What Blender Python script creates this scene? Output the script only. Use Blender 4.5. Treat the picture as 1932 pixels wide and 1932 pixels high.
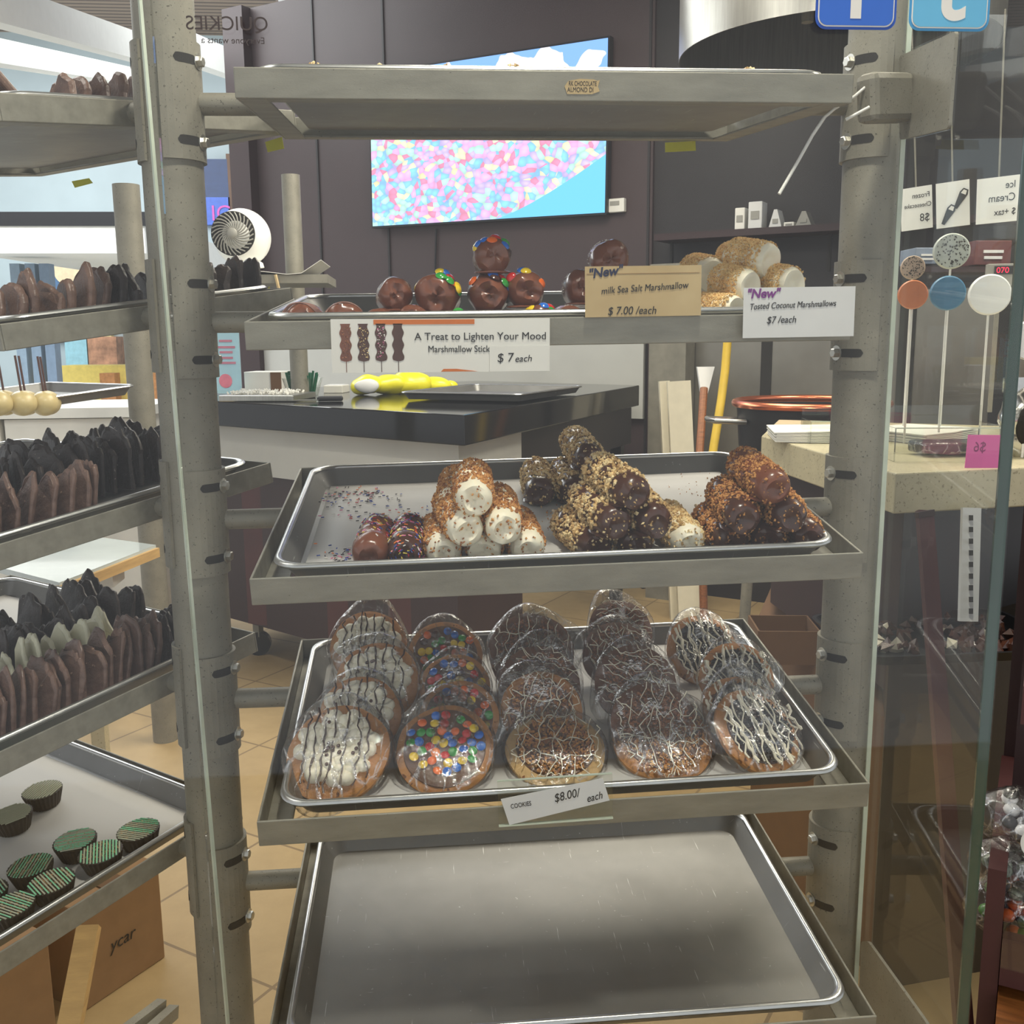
import bpy, math, random
from mathutils import Vector, Matrix, Euler, noise
random.seed(7)
for o in list(bpy.data.objects): bpy.data.objects.remove(o)
S = bpy.context.scene
COL = S.collection
R = math.radians
# ------------------------------------------------------------------ camera
FPX = 1900.0
CAM = Vector((0, 0, 1.3))
PITCH, YAW, ROLL = R(10), R(5), R(-0.5)
fw = Vector((math.sin(YAW)*math.cos(PITCH), math.cos(YAW)*math.cos(PITCH), -math.sin(PITCH)))
rt0 = Vector((math.cos(YAW), -math.sin(YAW), 0)); up0 = rt0.cross(fw)
rt = rt0*math.cos(ROLL) + up0*math.sin(ROLL); upv = -rt0*math.sin(ROLL) + up0*math.cos(ROLL)
cd = bpy.data.cameras.new('camera'); cam = bpy.data.objects.new('camera', cd); COL.objects.link(cam)
cd.sensor_width = 36; cd.lens = 36*FPX/1932; cd.clip_start = .02; cd.clip_end = 100
cam.matrix_world = Matrix.Translation(CAM) @ Matrix((rt, upv, -fw)).transposed().to_4x4()
S.camera = cam
# ------------------------------------------------------------------ world, lights, exposure
S.view_settings.view_transform = 'Standard'; S.view_settings.look = 'None'
S.view_settings.exposure = 0.72; S.view_settings.gamma = 1; S.view_settings.use_curve_mapping = False
W = bpy.data.worlds.new('world'); S.world = W; W.use_nodes = True
bgn = W.node_tree.nodes['Background']; bgn.inputs[0].default_value = (.95, .97, 1, 1); bgn.inputs[1].default_value = .5
def area(name, loc, target, size, power, color=(1, 1, 1), sy=None):
    d = bpy.data.lights.new(name, 'AREA'); d.energy = power; d.color = color
    d.shape = 'RECTANGLE'; d.size = size; d.size_y = sy or size
    o = bpy.data.objects.new(name, d); COL.objects.link(o); o.location = loc
    o.rotation_euler = (Vector(target)-Vector(loc)).to_track_quat('-Z', 'Y').to_euler(); return o
area('display_light', (.25, .74, 2.85), (.2, 1.25, .8), .16, 21, (1, .94, .82))
area('aisle_light', (.3, -.45, 3.7), (.2, 1.4, .8), 2.4, 62, (1, .97, .92), 1.2)
area('kitchen_light', (.6, 3.3, 2.95), (.6, 3.5, 0), 1.2, 45, (1, .93, .80))
area('mall_light', (-3.2, 7.0, 3.9), (-3.0, 7.6, 0), 4.0, 260, (.95, .98, 1))
area('corner_light', (-1.3, 1.7, 2.9), (-.8, 1.9, .6), .8, 9, (1, .97, .9))
area('right_light', (1.9, 2.1, 2.9), (1.6, 2.3, .8), .7, 26, (1, .92, .78))
# ------------------------------------------------------------------ pixel rays to places
def ray(px, py): return (fw + rt*((px-966)/FPX) - upv*((py-966)/FPX))
def P(px, py, d): return CAM + ray(px, py)*d
def Pz(px, py, z):
    r = ray(px, py); return CAM + r*((z-CAM.z)/r.z)
def Py(px, py, y):
    r = ray(px, py); return CAM + r*(y/r.y)
def Pplane(px, py, o, n):
    r = ray(px, py); return CAM + r*((o-CAM).dot(n)/r.dot(n))
# ------------------------------------------------------------------ materials
def lin(c):
    return tuple((x/255/12.92 if x/255 <= .04045 else ((x/255+.055)/1.055)**2.4) for x in c)
class NT:
    def __init__(s, name):
        s.m = bpy.data.materials.new(name); s.m.use_nodes = True; s.t = s.m.node_tree; s.t.nodes.clear()
        s.out = s.n('ShaderNodeOutputMaterial')
    def n(s, typ, **k):
        x = s.t.nodes.new(typ)
        for a, v in k.items():
            if a.startswith('i_'):
                key = a[2:]; key = int(key) if key.isdigit() else key
                x.inputs[key].default_value = v
            else: setattr(x, a, v)
        return x
    def l(s, a, b): s.t.links.new(a, b)
    def coords(s, scale=(1, 1, 1), kind='Object'):
        tc = s.n('ShaderNodeTexCoord'); mp = s.n('ShaderNodeMapping'); mp.inputs['Scale'].default_value = scale
        s.l(tc.outputs[kind], mp.inputs[0]); return mp.outputs[0]
    def noise(s, vec, scale, detail=4, rough=.6):
        x = s.n('ShaderNodeTexNoise'); x.inputs['Scale'].default_value = scale; x.inputs['Detail'].default_value = detail
        x.inputs['Roughness'].default_value = rough; s.l(vec, x.inputs['Vector']); return x.outputs[0]
    def ramp(s, fac, stops):
        r = s.n('ShaderNodeValToRGB'); e = r.color_ramp.elements
        while len(e) < len(stops): e.new(.5)
        for el, (p, c) in zip(e, stops): el.position = p; el.color = (*c, 1)
        s.l(fac, r.inputs[0]); return r.outputs[0]
def mat(name, c, rough=.5, metal=0, var=.12, vs=20, bump=0, bs=60, scale=(1, 1, 1), spec=.5, speck=None, coat=0, sss=0, var2=None):
    """general procedural surface: two-tone noise, optional fine specks and bump; c in sRGB 0-255"""
    q = NT(name); L = lin(c); v = q.coords(scale)
    b = q.n('ShaderNodeBsdfPrincipled'); b.inputs['Roughness'].default_value = rough; b.inputs['Metallic'].default_value = metal
    b.inputs['Specular IOR Level'].default_value = spec; b.inputs['Coat Weight'].default_value = coat
    if sss: b.inputs['Subsurface Weight'].default_value = sss; b.inputs['Subsurface Radius'].default_value = (.004, .003, .002)
    lo = tuple(x*(1-var) for x in L); hi = tuple(min(1, x*(1+var)) for x in L)
    if var2: hi = lin(var2); lo = L
    col = q.ramp(q.noise(v, vs), [(.3, lo), (.7, hi)])
    if speck:
        f = q.ramp(q.noise(v, speck[1], 2), [(speck[2], (0, 0, 0)), (speck[2]+.03, (1, 1, 1))])
        mx = q.n('ShaderNodeMix', data_type='RGBA'); q.l(f, mx.inputs[0]); q.l(col, mx.inputs[6]); mx.inputs[7].default_value = (*lin(speck[0]), 1); col = mx.outputs[2]
    q.l(col, b.inputs['Base Color'])
    if bump:
        bp = q.n('ShaderNodeBump'); bp.inputs['Strength'].default_value = bump; bp.inputs['Distance'].default_value = .002
        q.l(q.noise(v, bs, 3), bp.inputs['Height']); q.l(bp.outputs[0], b.inputs['Normal'])
    q.l(b.outputs[0], q.out.inputs[0]); return q.m
def glass(name, tint=(1, 1, 1), ior=1.45, rough=0.0, mul=1.0, bump=0, bs=30, add=0.0, crease_sheen=0):
    q = NT(name); fr = q.n('ShaderNodeLayerWeight'); fr.inputs[0].default_value = .5; f0 = ((ior-1)/(ior+1))**2
    pw = q.n('ShaderNodeMath', operation='POWER'); pw.inputs[1].default_value = 5; q.l(fr.outputs['Facing'], pw.inputs[0])
    tr = q.n('ShaderNodeBsdfTransparent'); tr.inputs[0].default_value = (*tint, 1)
    gl = q.n('ShaderNodeBsdfGlossy'); gl.inputs['Roughness'].default_value = rough
    mth = q.n('ShaderNodeMath', operation='MULTIPLY_ADD'); mth.inputs[1].default_value = mul; mth.inputs[2].default_value = add+f0
    q.l(pw.outputs[0], mth.inputs[0])
    if bump:
        v = q.coords(); bp = q.n('ShaderNodeBump'); bp.inputs['Strength'].default_value = bump; bp.inputs['Distance'].default_value = .004
        q.l(q.noise(v, bs, 4, .7), bp.inputs['Height']); q.l(bp.outputs[0], gl.inputs['Normal']); q.l(bp.outputs[0], fr.inputs['Normal'])
    fo = mth.outputs[0]
    if crease_sheen:                                                   # fold highlights put in as streak lines of extra gloss
        w = q.n('ShaderNodeTexVoronoi', feature='DISTANCE_TO_EDGE'); w.inputs['Scale'].default_value = 42
        nv = q.n('ShaderNodeTexNoise'); nv.inputs['Scale'].default_value = 25; tcx = q.coords((1, .55, 1)); q.l(tcx, nv.inputs[0])
        vmx = q.n('ShaderNodeVectorMath', operation='MULTIPLY_ADD'); q.l(nv.outputs['Color'], vmx.inputs[0]); vmx.inputs[1].default_value = (.03, .03, .03); q.l(tcx, vmx.inputs[2]); q.l(vmx.outputs[0], w.inputs['Vector'])
        rr = q.n('ShaderNodeMapRange'); rr.inputs[1].default_value = .0; rr.inputs[2].default_value = .07; rr.inputs[3].default_value = crease_sheen; rr.inputs[4].default_value = 0; q.l(w.outputs['Distance'], rr.inputs[0])
        ad = q.n('ShaderNodeMath', operation='ADD'); ad.use_clamp = True; q.l(fo, ad.inputs[0]); q.l(rr.outputs[0], ad.inputs[1]); fo = ad.outputs[0]
    mx = q.n('ShaderNodeMixShader'); q.l(fo, mx.inputs[0]); q.l(tr.outputs[0], mx.inputs[1]); q.l(gl.outputs[0], mx.inputs[2])
    q.l(mx.outputs[0], q.out.inputs[0]); return q.m
def glow(name, c, strength):
    q = NT(name); e = q.n('ShaderNodeEmission'); e.inputs[0].default_value = (*lin(c), 1); e.inputs[1].default_value = strength
    q.l(e.outputs[0], q.out.inputs[0]); return q.m
def scratched(name, c, rough=.42, metal=.6):
    """worn aluminium: crossing hairline scratches over cloudy roughness"""
    q = NT(name); b = q.n('ShaderNodeBsdfPrincipled'); b.inputs['Metallic'].default_value = metal
    L = lin(c); v = q.coords()
    base = q.ramp(q.noise(v, 5, 5), [(.3, tuple(x*.82 for x in L)), (.7, tuple(min(1, x*1.1) for x in L))])
    acc = base
    for sc, th in (((260, 9, 1), .68), ((14, 220, 1), .70), ((150, 150, 40), .70)):
        f = q.ramp(q.noise(q.coords(sc), 1.0, 3, .7), [(th, (0, 0, 0)), (th+.05, (.8, .8, .8))])
        mx = q.n('ShaderNodeMix', data_type='RGBA'); q.l(f, mx.inputs[0]); q.l(acc, mx.inputs[6]); mx.inputs[7].default_value = (.66, .66, .63, 1); acc = mx.outputs[2]
    q.l(acc, b.inputs['Base Color'])
    rr = q.n('ShaderNodeMapRange'); rr.inputs[3].default_value = rough*.75; rr.inputs[4].default_value = rough*1.4
    q.l(q.noise(v, 9, 6), rr.inputs[0]); q.l(rr.outputs[0], b.inputs['Roughness'])
    q.l(b.outputs[0], q.out.inputs[0]); return q.m
M = {}
M['steel'] = mat('galvanised steel', (136, 132, 119), .55, .25, .14, 14, .15, 400, speck=((88, 84, 74), 300, .66))
M['frame'] = mat('grey shelf angle steel', (142, 139, 127), .48, .3, .16, 12, .12, 300, (1, 4, 4), speck=((84, 80, 72), 180, .70))
M['dark'] = mat('dark slot', (38, 36, 33), .8)
M['bolt'] = mat('zinc bolt', (190, 188, 180), .3, .9, .08)
M['alu'] = scratched('worn sheet pan aluminium', (134, 133, 130))
M['rim'] = mat('bright rolled rim', (196, 197, 196), .3, .9, .08, 30)
M['paper'] = mat('parchment paper', (196, 194, 190), .6, 0, .05, 6, .2, 12)
M['white'] = mat('white card', (226, 224, 216), .55, 0, .03)
M['card'] = mat('grey white card', (214, 214, 212), .55, 0, .03)
M['ink'] = mat('black ink', (26, 25, 28), .6, 0, .05)
M['purple'] = mat('purple marker', (120, 50, 130), .6, 0, .05)
M['navy'] = mat('navy marker', (28, 38, 70), .6, 0, .05)
M['kraft'] = mat('stained kraft card', (176, 150, 106), .6, 0, .1, 7, var2=(200, 178, 134))
M['yellow_tag'] = mat('yellow sticky tab', (214, 210, 60), .6, 0, .05)
M['pink'] = mat('pink sticky note', (238, 106, 176), .6, 0, .05)
M['milk'] = mat('milk chocolate', (108, 62, 44), .26, 0, .14, 30, .12, 60, coat=.1, var2=(126, 76, 56))
M['dark_choc'] = mat('dark chocolate', (76, 46, 36), .27, 0, .2, 40, .2, 90, coat=.15)
M['bark'] = mat('milk chocolate bark', (86, 64, 55), .4, 0, .3, 40, .9, 90, var2=(122, 96, 84), speck=((160, 130, 112), 130, .68))
M['bark_dark'] = mat('dark chocolate bark', (54, 44, 40), .42, 0, .3, 40, .9, 90, speck=((120, 108, 98), 160, .70))
M['bark_white'] = mat('white chocolate bark', (222, 218, 190), .4, 0, .08, 30, .3, 90)
M['mallow'] = mat('marshmallow', (246, 238, 214), .5, 0, .04, 20, .25, 50, sss=.15)
M['graham'] = [mat('graham crumb', (196, 140, 80), .75, 0, .2, 60), mat('graham crumb pale', (206, 150, 86), .75, 0, .2, 60), mat('graham crumb brown', (150, 92, 46), .75, 0, .2, 60)]
M['nut'] = [mat('chopped nut', (222, 190, 132), .6, 0, .2, 60), mat('chopped nut pale', (236, 212, 160), .6, 0, .15, 60), mat('chopped nut tan', (182, 146, 92), .6, 0, .2, 60)]
M['coconut'] = [mat('toasted coconut', (236, 200, 136), .7, 0, .15, 60), mat('toasted coconut brown', (206, 156, 92), .7, 0, .15, 60)]
M['toffee'] = [mat('toffee crumb', (136, 88, 58), .7, 0, .2, 60), mat('toffee crumb pale', (164, 110, 76), .7, 0, .2, 60)]
M['oreo'] = [mat('black cookie crumb', (34, 30, 30), .7, 0, .2, 60), mat('black cookie crumb grey', (52, 47, 46), .7, 0, .2, 60)]
CC = {'red': (206, 40, 40), 'orange': (240, 108, 30), 'yellow': (246, 210, 40), 'green': (52, 156, 62), 'blue': (36, 110, 206), 'brown': (74, 42, 34), 'pink': (230, 120, 160)}
CANDY = {k: mat('candy shell '+k, v, .18, 0, .04, coat=.3) for k, v in CC.items()}
SPR = [mat('sprinkle '+k, v, .4, 0, .04) for k, v in {'red': (190, 40, 40), 'orange': (244, 130, 50), 'blue': (50, 80, 170), 'white': (240, 236, 228), 'pink': (240, 140, 180), 'dark': (40, 30, 40), 'yellow': (240, 214, 80)}.items()]
M['cookie'] = mat('baked cookie', (176, 116, 62), .75, 0, .2, 40, .8, 90, var2=(200, 144, 86), speck=((112, 66, 34), 70, .66))
M['cookie_pale'] = mat('pale baked cookie', (214, 178, 124), .75, 0, .1, 40, .6, 90, speck=((140, 84, 46), 60, .68))
M['cookie_dark'] = mat('cocoa baked cookie', (112, 72, 50), .75, 0, .2, 40, .8, 90)
M['icing'] = mat('chocolate icing', (108, 78, 62), .4, 0, .1, 30, .3, 40)
M['drizzle_white'] = mat('white chocolate drizzle', (238, 230, 206), .4, 0, .05)
M['drizzle_dark'] = mat('dark chocolate drizzle', (60, 32, 24), .35, 0, .05)
M['wrap'] = glass('clear cellophane', (.98, .98, .98), 1.35, .13, 1.0, 1.0, 60, .06, .45)
M['pane'] = glass('clear shop glass', (.985, .992, .986), 1.40, 0, .38)
M['acrylic'] = glass('clear acrylic', (.97, .98, .96), 1.4, .02, .7, 0, 30, .02)
M['edge'] = mat('green glass edge', (40, 66, 56), .15, 0, .2, 8, coat=.5)
M['edge_pale'] = mat('pale glass edge', (196, 206, 188), .15, 0, .2, 8, coat=.5)
M['wood'] = mat('birch stick', (206, 178, 136), .6, 0, .1, 40)
M['plank'] = mat('pale timber', (196, 160, 104), .6, 0, .15, 10, .2, 40, (1, 1, 8))
M['oak'] = mat('brown wood grain', (140, 84, 40), .45, 0, .3, 14, .2, 40, (1, 12, 12))
M['cardboard'] = mat('cardboard', (146, 112, 76), .8, 0, .08, 20, .1, 60)
M['cardboard_dark'] = mat('dark cardboard', (104, 74, 46), .8, 0, .08, 20, .1, 60)
M['brownwall'] = mat('brown wall panel', (64, 50, 51), .5, 0, .1, 3, .05, 30)
M['darkwall'] = mat('dark wall board', (33, 28, 29), .5, 0, .15, 4)
M['maroon'] = mat('maroon laminate', (76, 40, 40), .45, 0, .12, 12, .1, 80)
M['maroon_dark'] = mat('dark maroon panel', (48, 28, 30), .5, 0, .12, 6)
M['granite'] = mat('black polished granite', (20, 20, 21), .08, 0, .2, 60, spec=.35, speck=((90, 90, 94), 300, .72))
M['marble'] = mat('beige speckled stone', (190, 180, 148), .3, 0, .08, 30, speck=((150, 140, 110), 160, .62))
M['laminate'] = mat('pale grey laminate', (190, 190, 184), .45, 0, .05, 4)
M['walnut'] = mat('dark walnut laminate', (66, 56, 42), .5, 0, .12, 6, .1, 80)
M['stainless'] = mat('brushed stainless', (170, 168, 160), .28, .9, .1, 10, .1, 200, (12, 12, .6))
M['steel_wall'] = mat('stainless wall sheet', (150, 146, 136), .3, .75, .12, 4, .05, 40)
M['copper'] = mat('polished copper', (214, 124, 88), .25, .85, .08, 20)
M['iron'] = mat('blackened kettle', (22, 20, 20), .5, .2, .3, 30)
M['hose'] = mat('yellow hose', (206, 172, 44), .45, 0, .1)
M['plastic_white'] = mat('white plastic', (236, 236, 230), .3, 0, .03)
M['grille'] = mat('grey grille', (150, 148, 140), .4, 0, .05)
M['black'] = mat('black plastic', (22, 22, 25), .35, 0, .05)
M['bag'] = mat('yellow plastic bag', (232, 222, 40), .3, 0, .1, 12, .6, 25)
M['green'] = mat('dark green plastic', (24, 96, 66), .4, 0, .15, 20)
M['foil'] = mat('silver foil', (200, 200, 196), .18, .95, .1, 20, 1.0, 25)
M['boards'] = mat('ivory cutting board', (216, 208, 184), .5, 0, .05)
M['mallwhite'] = mat('white painted beam', (232, 232, 226), .6, 0, .03)
M['mallgrey'] = mat('pale blue grey cladding', (170, 186, 192), .5, 0, .06, 2)
M['apple'] = mat('caramel coating', (196, 178, 128), .35, 0, .1, 20)
M['cup'] = mat('dark chocolate cup', (52, 44, 38), .5, 0, .15, 40, .3, 60)
M['mint'] = mat('mint green drizzle', (140, 206, 164), .5, 0, .06)
M['sage'] = mat('grey green drizzle', (178, 180, 156), .5, 0, .06)
M['tan_crumb'] = mat('tan topping', (176, 140, 100), .7, 0, .2, 60)
# ------------------------------------------------------------------ mesh builder
class MB:
    def __init__(s): s.v = []; s.f = []; s.mi = []
    def add(s, vs, fs, mi=0):
        b = len(s.v); s.v += [Vector(v) for v in vs]; s.f += [tuple(b+i for i in f) for f in fs]; s.mi += [mi]*len(fs); return s
    def box(s, c, d, m=None, mi=0):
        x, y, z = (q/2 for q in d); c = Vector(c)
        vs = [Vector((a*x, b*y, e*z)) for a in (-1, 1) for b in (-1, 1) for e in (-1, 1)]
        vs = [(m @ v if m else v)+c for v in vs]
        return s.add(vs, [(0, 1, 3, 2), (4, 6, 7, 5), (0, 4, 5, 1), (2, 3, 7, 6), (0, 2, 6, 4), (1, 5, 7, 3)], mi)
    def bar(s, a, b, w, h, up=Vector((0, 0, 1)), mi=0):
        a, b = Vector(a), Vector(b); d = (b-a); L = d.length; d.normalize()
        sd = d.cross(up).normalized(); u = sd.cross(d)
        return s.box((a+b)/2, (L, w, h), Matrix((d, sd, u)).transposed(), mi)
    def loft(s, rings, close=True, cap=True, mi=0):
        n = len(rings[0]); vs = [v for r in rings for v in r]; fs = []
        for i in range(len(rings)-1):
            for j in range(n if close else n-1):
                k = (j+1) % n; fs.append((i*n+j, i*n+k, (i+1)*n+k, (i+1)*n+j))
        if cap: fs += [tuple(range(n))[::-1], tuple(range((len(rings)-1)*n, len(rings)*n))]
        return s.add(vs, fs, mi)
    def tube(s, pts, r, n=10, mi=0, cap=True):
        pts = [Vector(p) for p in pts]; rings = []; prev = None
        for i, p in enumerate(pts):
            d = (pts[min(i+1, len(pts)-1)]-pts[max(i-1, 0)]).normalized()
            if prev is None: prev = d.orthogonal().normalized()
            prev = (prev-d*prev.dot(d)).normalized(); b = d.cross(prev)
            rr = r[i] if isinstance(r, (list, tuple)) else r
            rings.append([p+(prev*math.cos(a)+b*math.sin(a))*rr for a in (2*math.pi*j/n for j in range(n))])
        return s.loft(rings, True, cap, mi)
    def lathe(s, prof, n=24, m=None, mi=0, wob=None):
        rings = []
        for r, z in prof:
            ring = []
            for j in range(n):
                a = 2*math.pi*j/n; v = Vector((r*math.cos(a), r*math.sin(a), z))
                if wob: v = wob(v, a)
                ring.append(m @ v if m else v)
            rings.append(ring)
        return s.loft(rings, True, True, mi)
    def ball(s, c, r, n=12, m=None, mi=0, sc=(1, 1, 1), nz=0, nf=30, seed=0):
        c = Vector(c); rings = []
        for i in range(n+1):
            t = math.pi*i/n; ring = []
            for j in range(2*n):
                a = math.pi*j/n; rr = max(math.sin(t), .02)
                v = Vector((rr*math.cos(a)*sc[0], rr*math.sin(a)*sc[1], -math.cos(t)*sc[2]))*r
                if nz: v *= 1+nz*noise.noise(v*nf+Vector((seed*3.1, seed*1.7, 0)))
                if m: v = m @ v
                ring.append(c+v)
            rings.append(ring)
        return s.loft(rings, True, True, mi)
    def prism(s, poly, t, m=None, mi=0):
        """2-D outline (x,z) extruded along y by t"""
        n = len(poly); vs = [Vector((x, y, z)) for y in (-t/2, t/2) for x, z in poly]
        if m: vs = [m @ v for v in vs]
        return s.add(vs, [tuple(range(n)), tuple(range(2*n-1, n-1, -1))]+[(i, i+n, (i+1) % n+n, (i+1) % n) for i in range(n)], mi)
    def chip(s, c, r, mi=0, flat=.6):
        q = Euler((random.uniform(0, 6), random.uniform(0, 6), random.uniform(0, 6))).to_matrix()
        k = lambda: random.uniform(.6, 1.25)*r
        vs = [q @ Vector(v) for v in ((k(), 0, 0), (-k(), 0, 0), (0, k(), 0), (0, -k(), 0), (0, 0, k()*flat), (0, 0, -k()*flat))]
        return s.add([Vector(c)+v for v in vs], [(0, 2, 4), (2, 1, 4), (1, 3, 4), (3, 0, 4), (2, 0, 5), (1, 2, 5), (3, 1, 5), (0, 3, 5)], mi)
    def build(s, name, mats, parent=None, mw=None, smooth=False, bevel=0, **props):
        me = bpy.data.meshes.new(name); me.from_pydata(s.v, [], s.f)
        for mm in (mats if isinstance(mats, list) else [mats]): me.materials.append(mm)
        me.polygons.foreach_set('material_index', s.mi)
        if smooth: me.polygons.foreach_set('use_smooth', [True]*len(s.f))
        me.update()
        if smooth: me.set_sharp_from_angle(angle=R(50))
        o = bpy.data.objects.new(name, me); COL.objects.link(o)
        if parent: o.parent = parent
        if mw: o.matrix_local = mw
        if bevel:
            b = o.modifiers.new('bevel', 'BEVEL'); b.width = bevel; b.segments = 2; b.limit_method = 'ANGLE'
        for k, v in props.items(): o[k] = v
        return o
def thing(name, label, cat, mw=None, group=None):
    o = bpy.data.objects.new(name, None); COL.objects.link(o); o.empty_display_size = .05
    if mw is not None: o.matrix_world = mw if isinstance(mw, Matrix) else Matrix.Translation(mw)
    return tag(o, label, cat, group)
def tag(o, label, cat, group=None, kind=None):
    o['label'] = label; o['category'] = cat
    if group: o['group'] = group
    if kind: o['kind'] = kind
    return o
def struct(o): o['kind'] = 'structure'; return o
def copy_tree(o, parent=None):
    c = o.copy(); COL.objects.link(c)
    if parent: c.parent = parent; c.matrix_parent_inverse = o.matrix_parent_inverse.copy()
    for ch in list(o.children): copy_tree(ch, c)
    return c
def frame_from(o, x, z):
    """matrix at o with x along x, z roughly along z"""
    x = x.normalized(); y = z.cross(x).normalized(); z2 = x.cross(y)
    return Matrix.Translation(o) @ Matrix((x, y, z2)).transposed().to_4x4()
def text(body, size, m, parent, mw, name='lettering', shear=0, mirror=False, sx=1, bold=0, align='LEFT', jit=0):
    c = bpy.data.curves.new('t', 'FONT'); c.body = body; c.size = size; c.shear = shear; c.align_x = align; c.extrude = .00015; c.offset = bold
    t = bpy.data.objects.new('t', c); COL.objects.link(t)
    me = bpy.data.meshes.new_from_object(t.evaluated_get(bpy.context.evaluated_depsgraph_get()))
    bpy.data.objects.remove(t); me.materials.clear(); me.materials.append(m)
    for v in me.vertices:
        v.co.x *= (-sx if mirror else sx)
        if jit: v.co.y += jit*noise.noise(Vector((v.co.x*55, 3.3, size*50))); v.co.x += jit*.5*noise.noise(Vector((v.co.x*70, 9.3, v.co.y*30)))
    o = bpy.data.objects.new(name, me); COL.objects.link(o); o.parent = parent
    o.matrix_local = mw @ Matrix.Rotation(R(90), 4, 'X'); return o
def rr_ring(w, d, r, z, n=6, cx=0, cy=0):
    out = []
    for sx, sy, a0 in ((1, 1, 0), (-1, 1, 90), (-1, -1, 180), (1, -1, 270)):
        for i in range(n+1):
            a = R(a0+90*i/n); out.append(Vector((cx+sx*(w/2-r)+r*math.cos(a), cy+sy*(d/2-r)+r*math.sin(a), z)))
    return out
# ------------------------------------------------------------------ setting
def tiles(name, a, b, grout, sx, sy, rough, rotz=0):
    q = NT(name); tc = q.n('ShaderNodeTexCoord'); mp = q.n('ShaderNodeMapping'); mp.inputs['Rotation'].default_value[2] = rotz; q.l(tc.outputs['Object'], mp.inputs[0])
    br = q.n('ShaderNodeTexBrick'); br.offset = 0; q.l(mp.outputs[0], br.inputs['Vector'])
    br.inputs['Color1'].default_value = (*lin(a), 1); br.inputs['Color2'].default_value = (*lin(b), 1); br.inputs['Mortar'].default_value = (*lin(grout), 1)
    br.inputs['Scale'].default_value = 1; br.inputs['Mortar Size'].default_value = .004; br.inputs['Brick Width'].default_value = sx; br.inputs['Row Height'].default_value = sy
    nz = q.noise(q.coords(), 9, 6, .7); mx = q.n('ShaderNodeMix', data_type='RGBA', blend_type='MULTIPLY'); mx.inputs[0].default_value = .5
    q.l(br.outputs[0], mx.inputs[6]); q.l(q.ramp(nz, [(.3, (.7, .68, .62)), (.7, (1, 1, 1))]), mx.inputs[7])
    bs = q.n('ShaderNodeBsdfPrincipled'); bs.inputs['Roughness'].default_value = rough
    q.l(mx.outputs[2], bs.inputs['Base Color']); q.l(bs.outputs[0], q.out.inputs[0]); return q.m
def slats(name, a, b, freq, axis=(1, 0, 0)):
    q = NT(name); w = q.n('ShaderNodeTexWave'); w.inputs['Scale'].default_value = freq; w.bands_direction = 'X' if axis[0] else 'Y'
    q.l(q.coords(), w.inputs[0]); bs = q.n('ShaderNodeBsdfPrincipled'); bs.inputs['Roughness'].default_value = .6
    q.l(q.ramp(w.outputs[1], [(.15, lin(a)), (.4, lin(b))]), bs.inputs['Base Color']); q.l(bs.outputs[0], q.out.inputs[0]); return q.m
def planks(name, a, b, freq):
    """wide vertical board joints on a wall"""
    return slats(name, a, b, freq)
FLOOR_TAN = tiles('tan stone floor tiles', (180, 154, 110), (173, 147, 104), (132, 110, 78), .45, .45, .5, R(35))
FLOOR_MALL = tiles('pale mall floor tiles', (206, 202, 196), (196, 194, 192), (170, 166, 160), .6, .6, .3, R(20))
o = MB().box((.9, 2.2, -.03), (5.2, 6.4, .06)).build('floor', FLOOR_TAN); struct(o)
o = MB().box((-6.2, 6, -.03), (9, 14, .059)).build('floor', FLOOR_MALL); struct(o)
# wall that carries the screen: runs from far left-back to near right
WA, WB = P(486, 300, 6.06), P(1141, 245, 4.93); WA.z = WB.z = 0
wx = (WB-WA).normalized(); wn = Vector((wx.y, -wx.x, 0))           # wn points to the viewer
WEND = WA+wx*4.6
def wall_m(u, z, off=0): return frame_from(WA+wx*u+Vector((0, 0, z))+wn*off, wx, Vector((0, 0, 1)))
def wall_px(px, py, off=0):
    p = Pplane(px, py, WA+wn*off, wn); return (p-WA).dot(wx), p.z
def on_wall(px, py, off=0):
    u, z = wall_px(px, py, off); return wall_m(u, z, off)
u1 = wall_px(1232, 300)[0]
o = MB().box((u1/2, .06, 1.6), (u1, .12, 3.2)).build('wall_back', M['brownwall'], mw=wall_m(0, 0)); struct(o)
o = MB().box((u1+1.9, .08, 1.6), (3.8, .12, 3.2)).build('wall_right', M['darkwall'], mw=wall_m(0, 0)); struct(o)
o = MB().box((.9, 2.2, 3.24), (5.2, 6.4, .06)).build('ceiling', M['darkwall']); struct(o)
for px in (600, 730, 1225):                                       # vertical board joints
    u, _ = wall_px(px, 300); o = MB().box((u, -.004, 1.6), (.012, .008, 3.2)).build('trim_1', M['darkwall'], mw=wall_m(0, 0)); struct(o)
u0 = wall_px(420, 600)[0]
o = MB().box((0, .0, 1.6), (.16, .1, 3.2)).build('trim_2', M['maroon_dark'], mw=wall_m(-.08, 0, .02)); struct(o)
# mall ceiling with pale beams
CEIL = slats('brown ceiling slats', (92, 76, 66), (150, 130, 112), 3.2, (0, 1, 0))
o = MB().box((-6.0, 7, 4.35), (9.5, 12, .06)).build('ceiling', CEIL); struct(o)
def beam(a, b, w, h, m): return MB().bar(a, b, w, h).build('trim_3', m)
struct(beam(P(-40, 0, 4.2), P(262, 92, 6.5), .12, .16, M['mallwhite']))
struct(beam(P(-60, 90, 5), P(270, 150, 8.5), .18, .12, M['mallwhite']))
struct(beam(P(300, 70, 6.6), P(480, 140, 9.0), .12, .2, M['mallwhite']))
o = MB().box((-5.2, 11.2, 2.2), (9, .1, 4.4)).build('wall_left', M['mallgrey']); struct(o)
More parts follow.
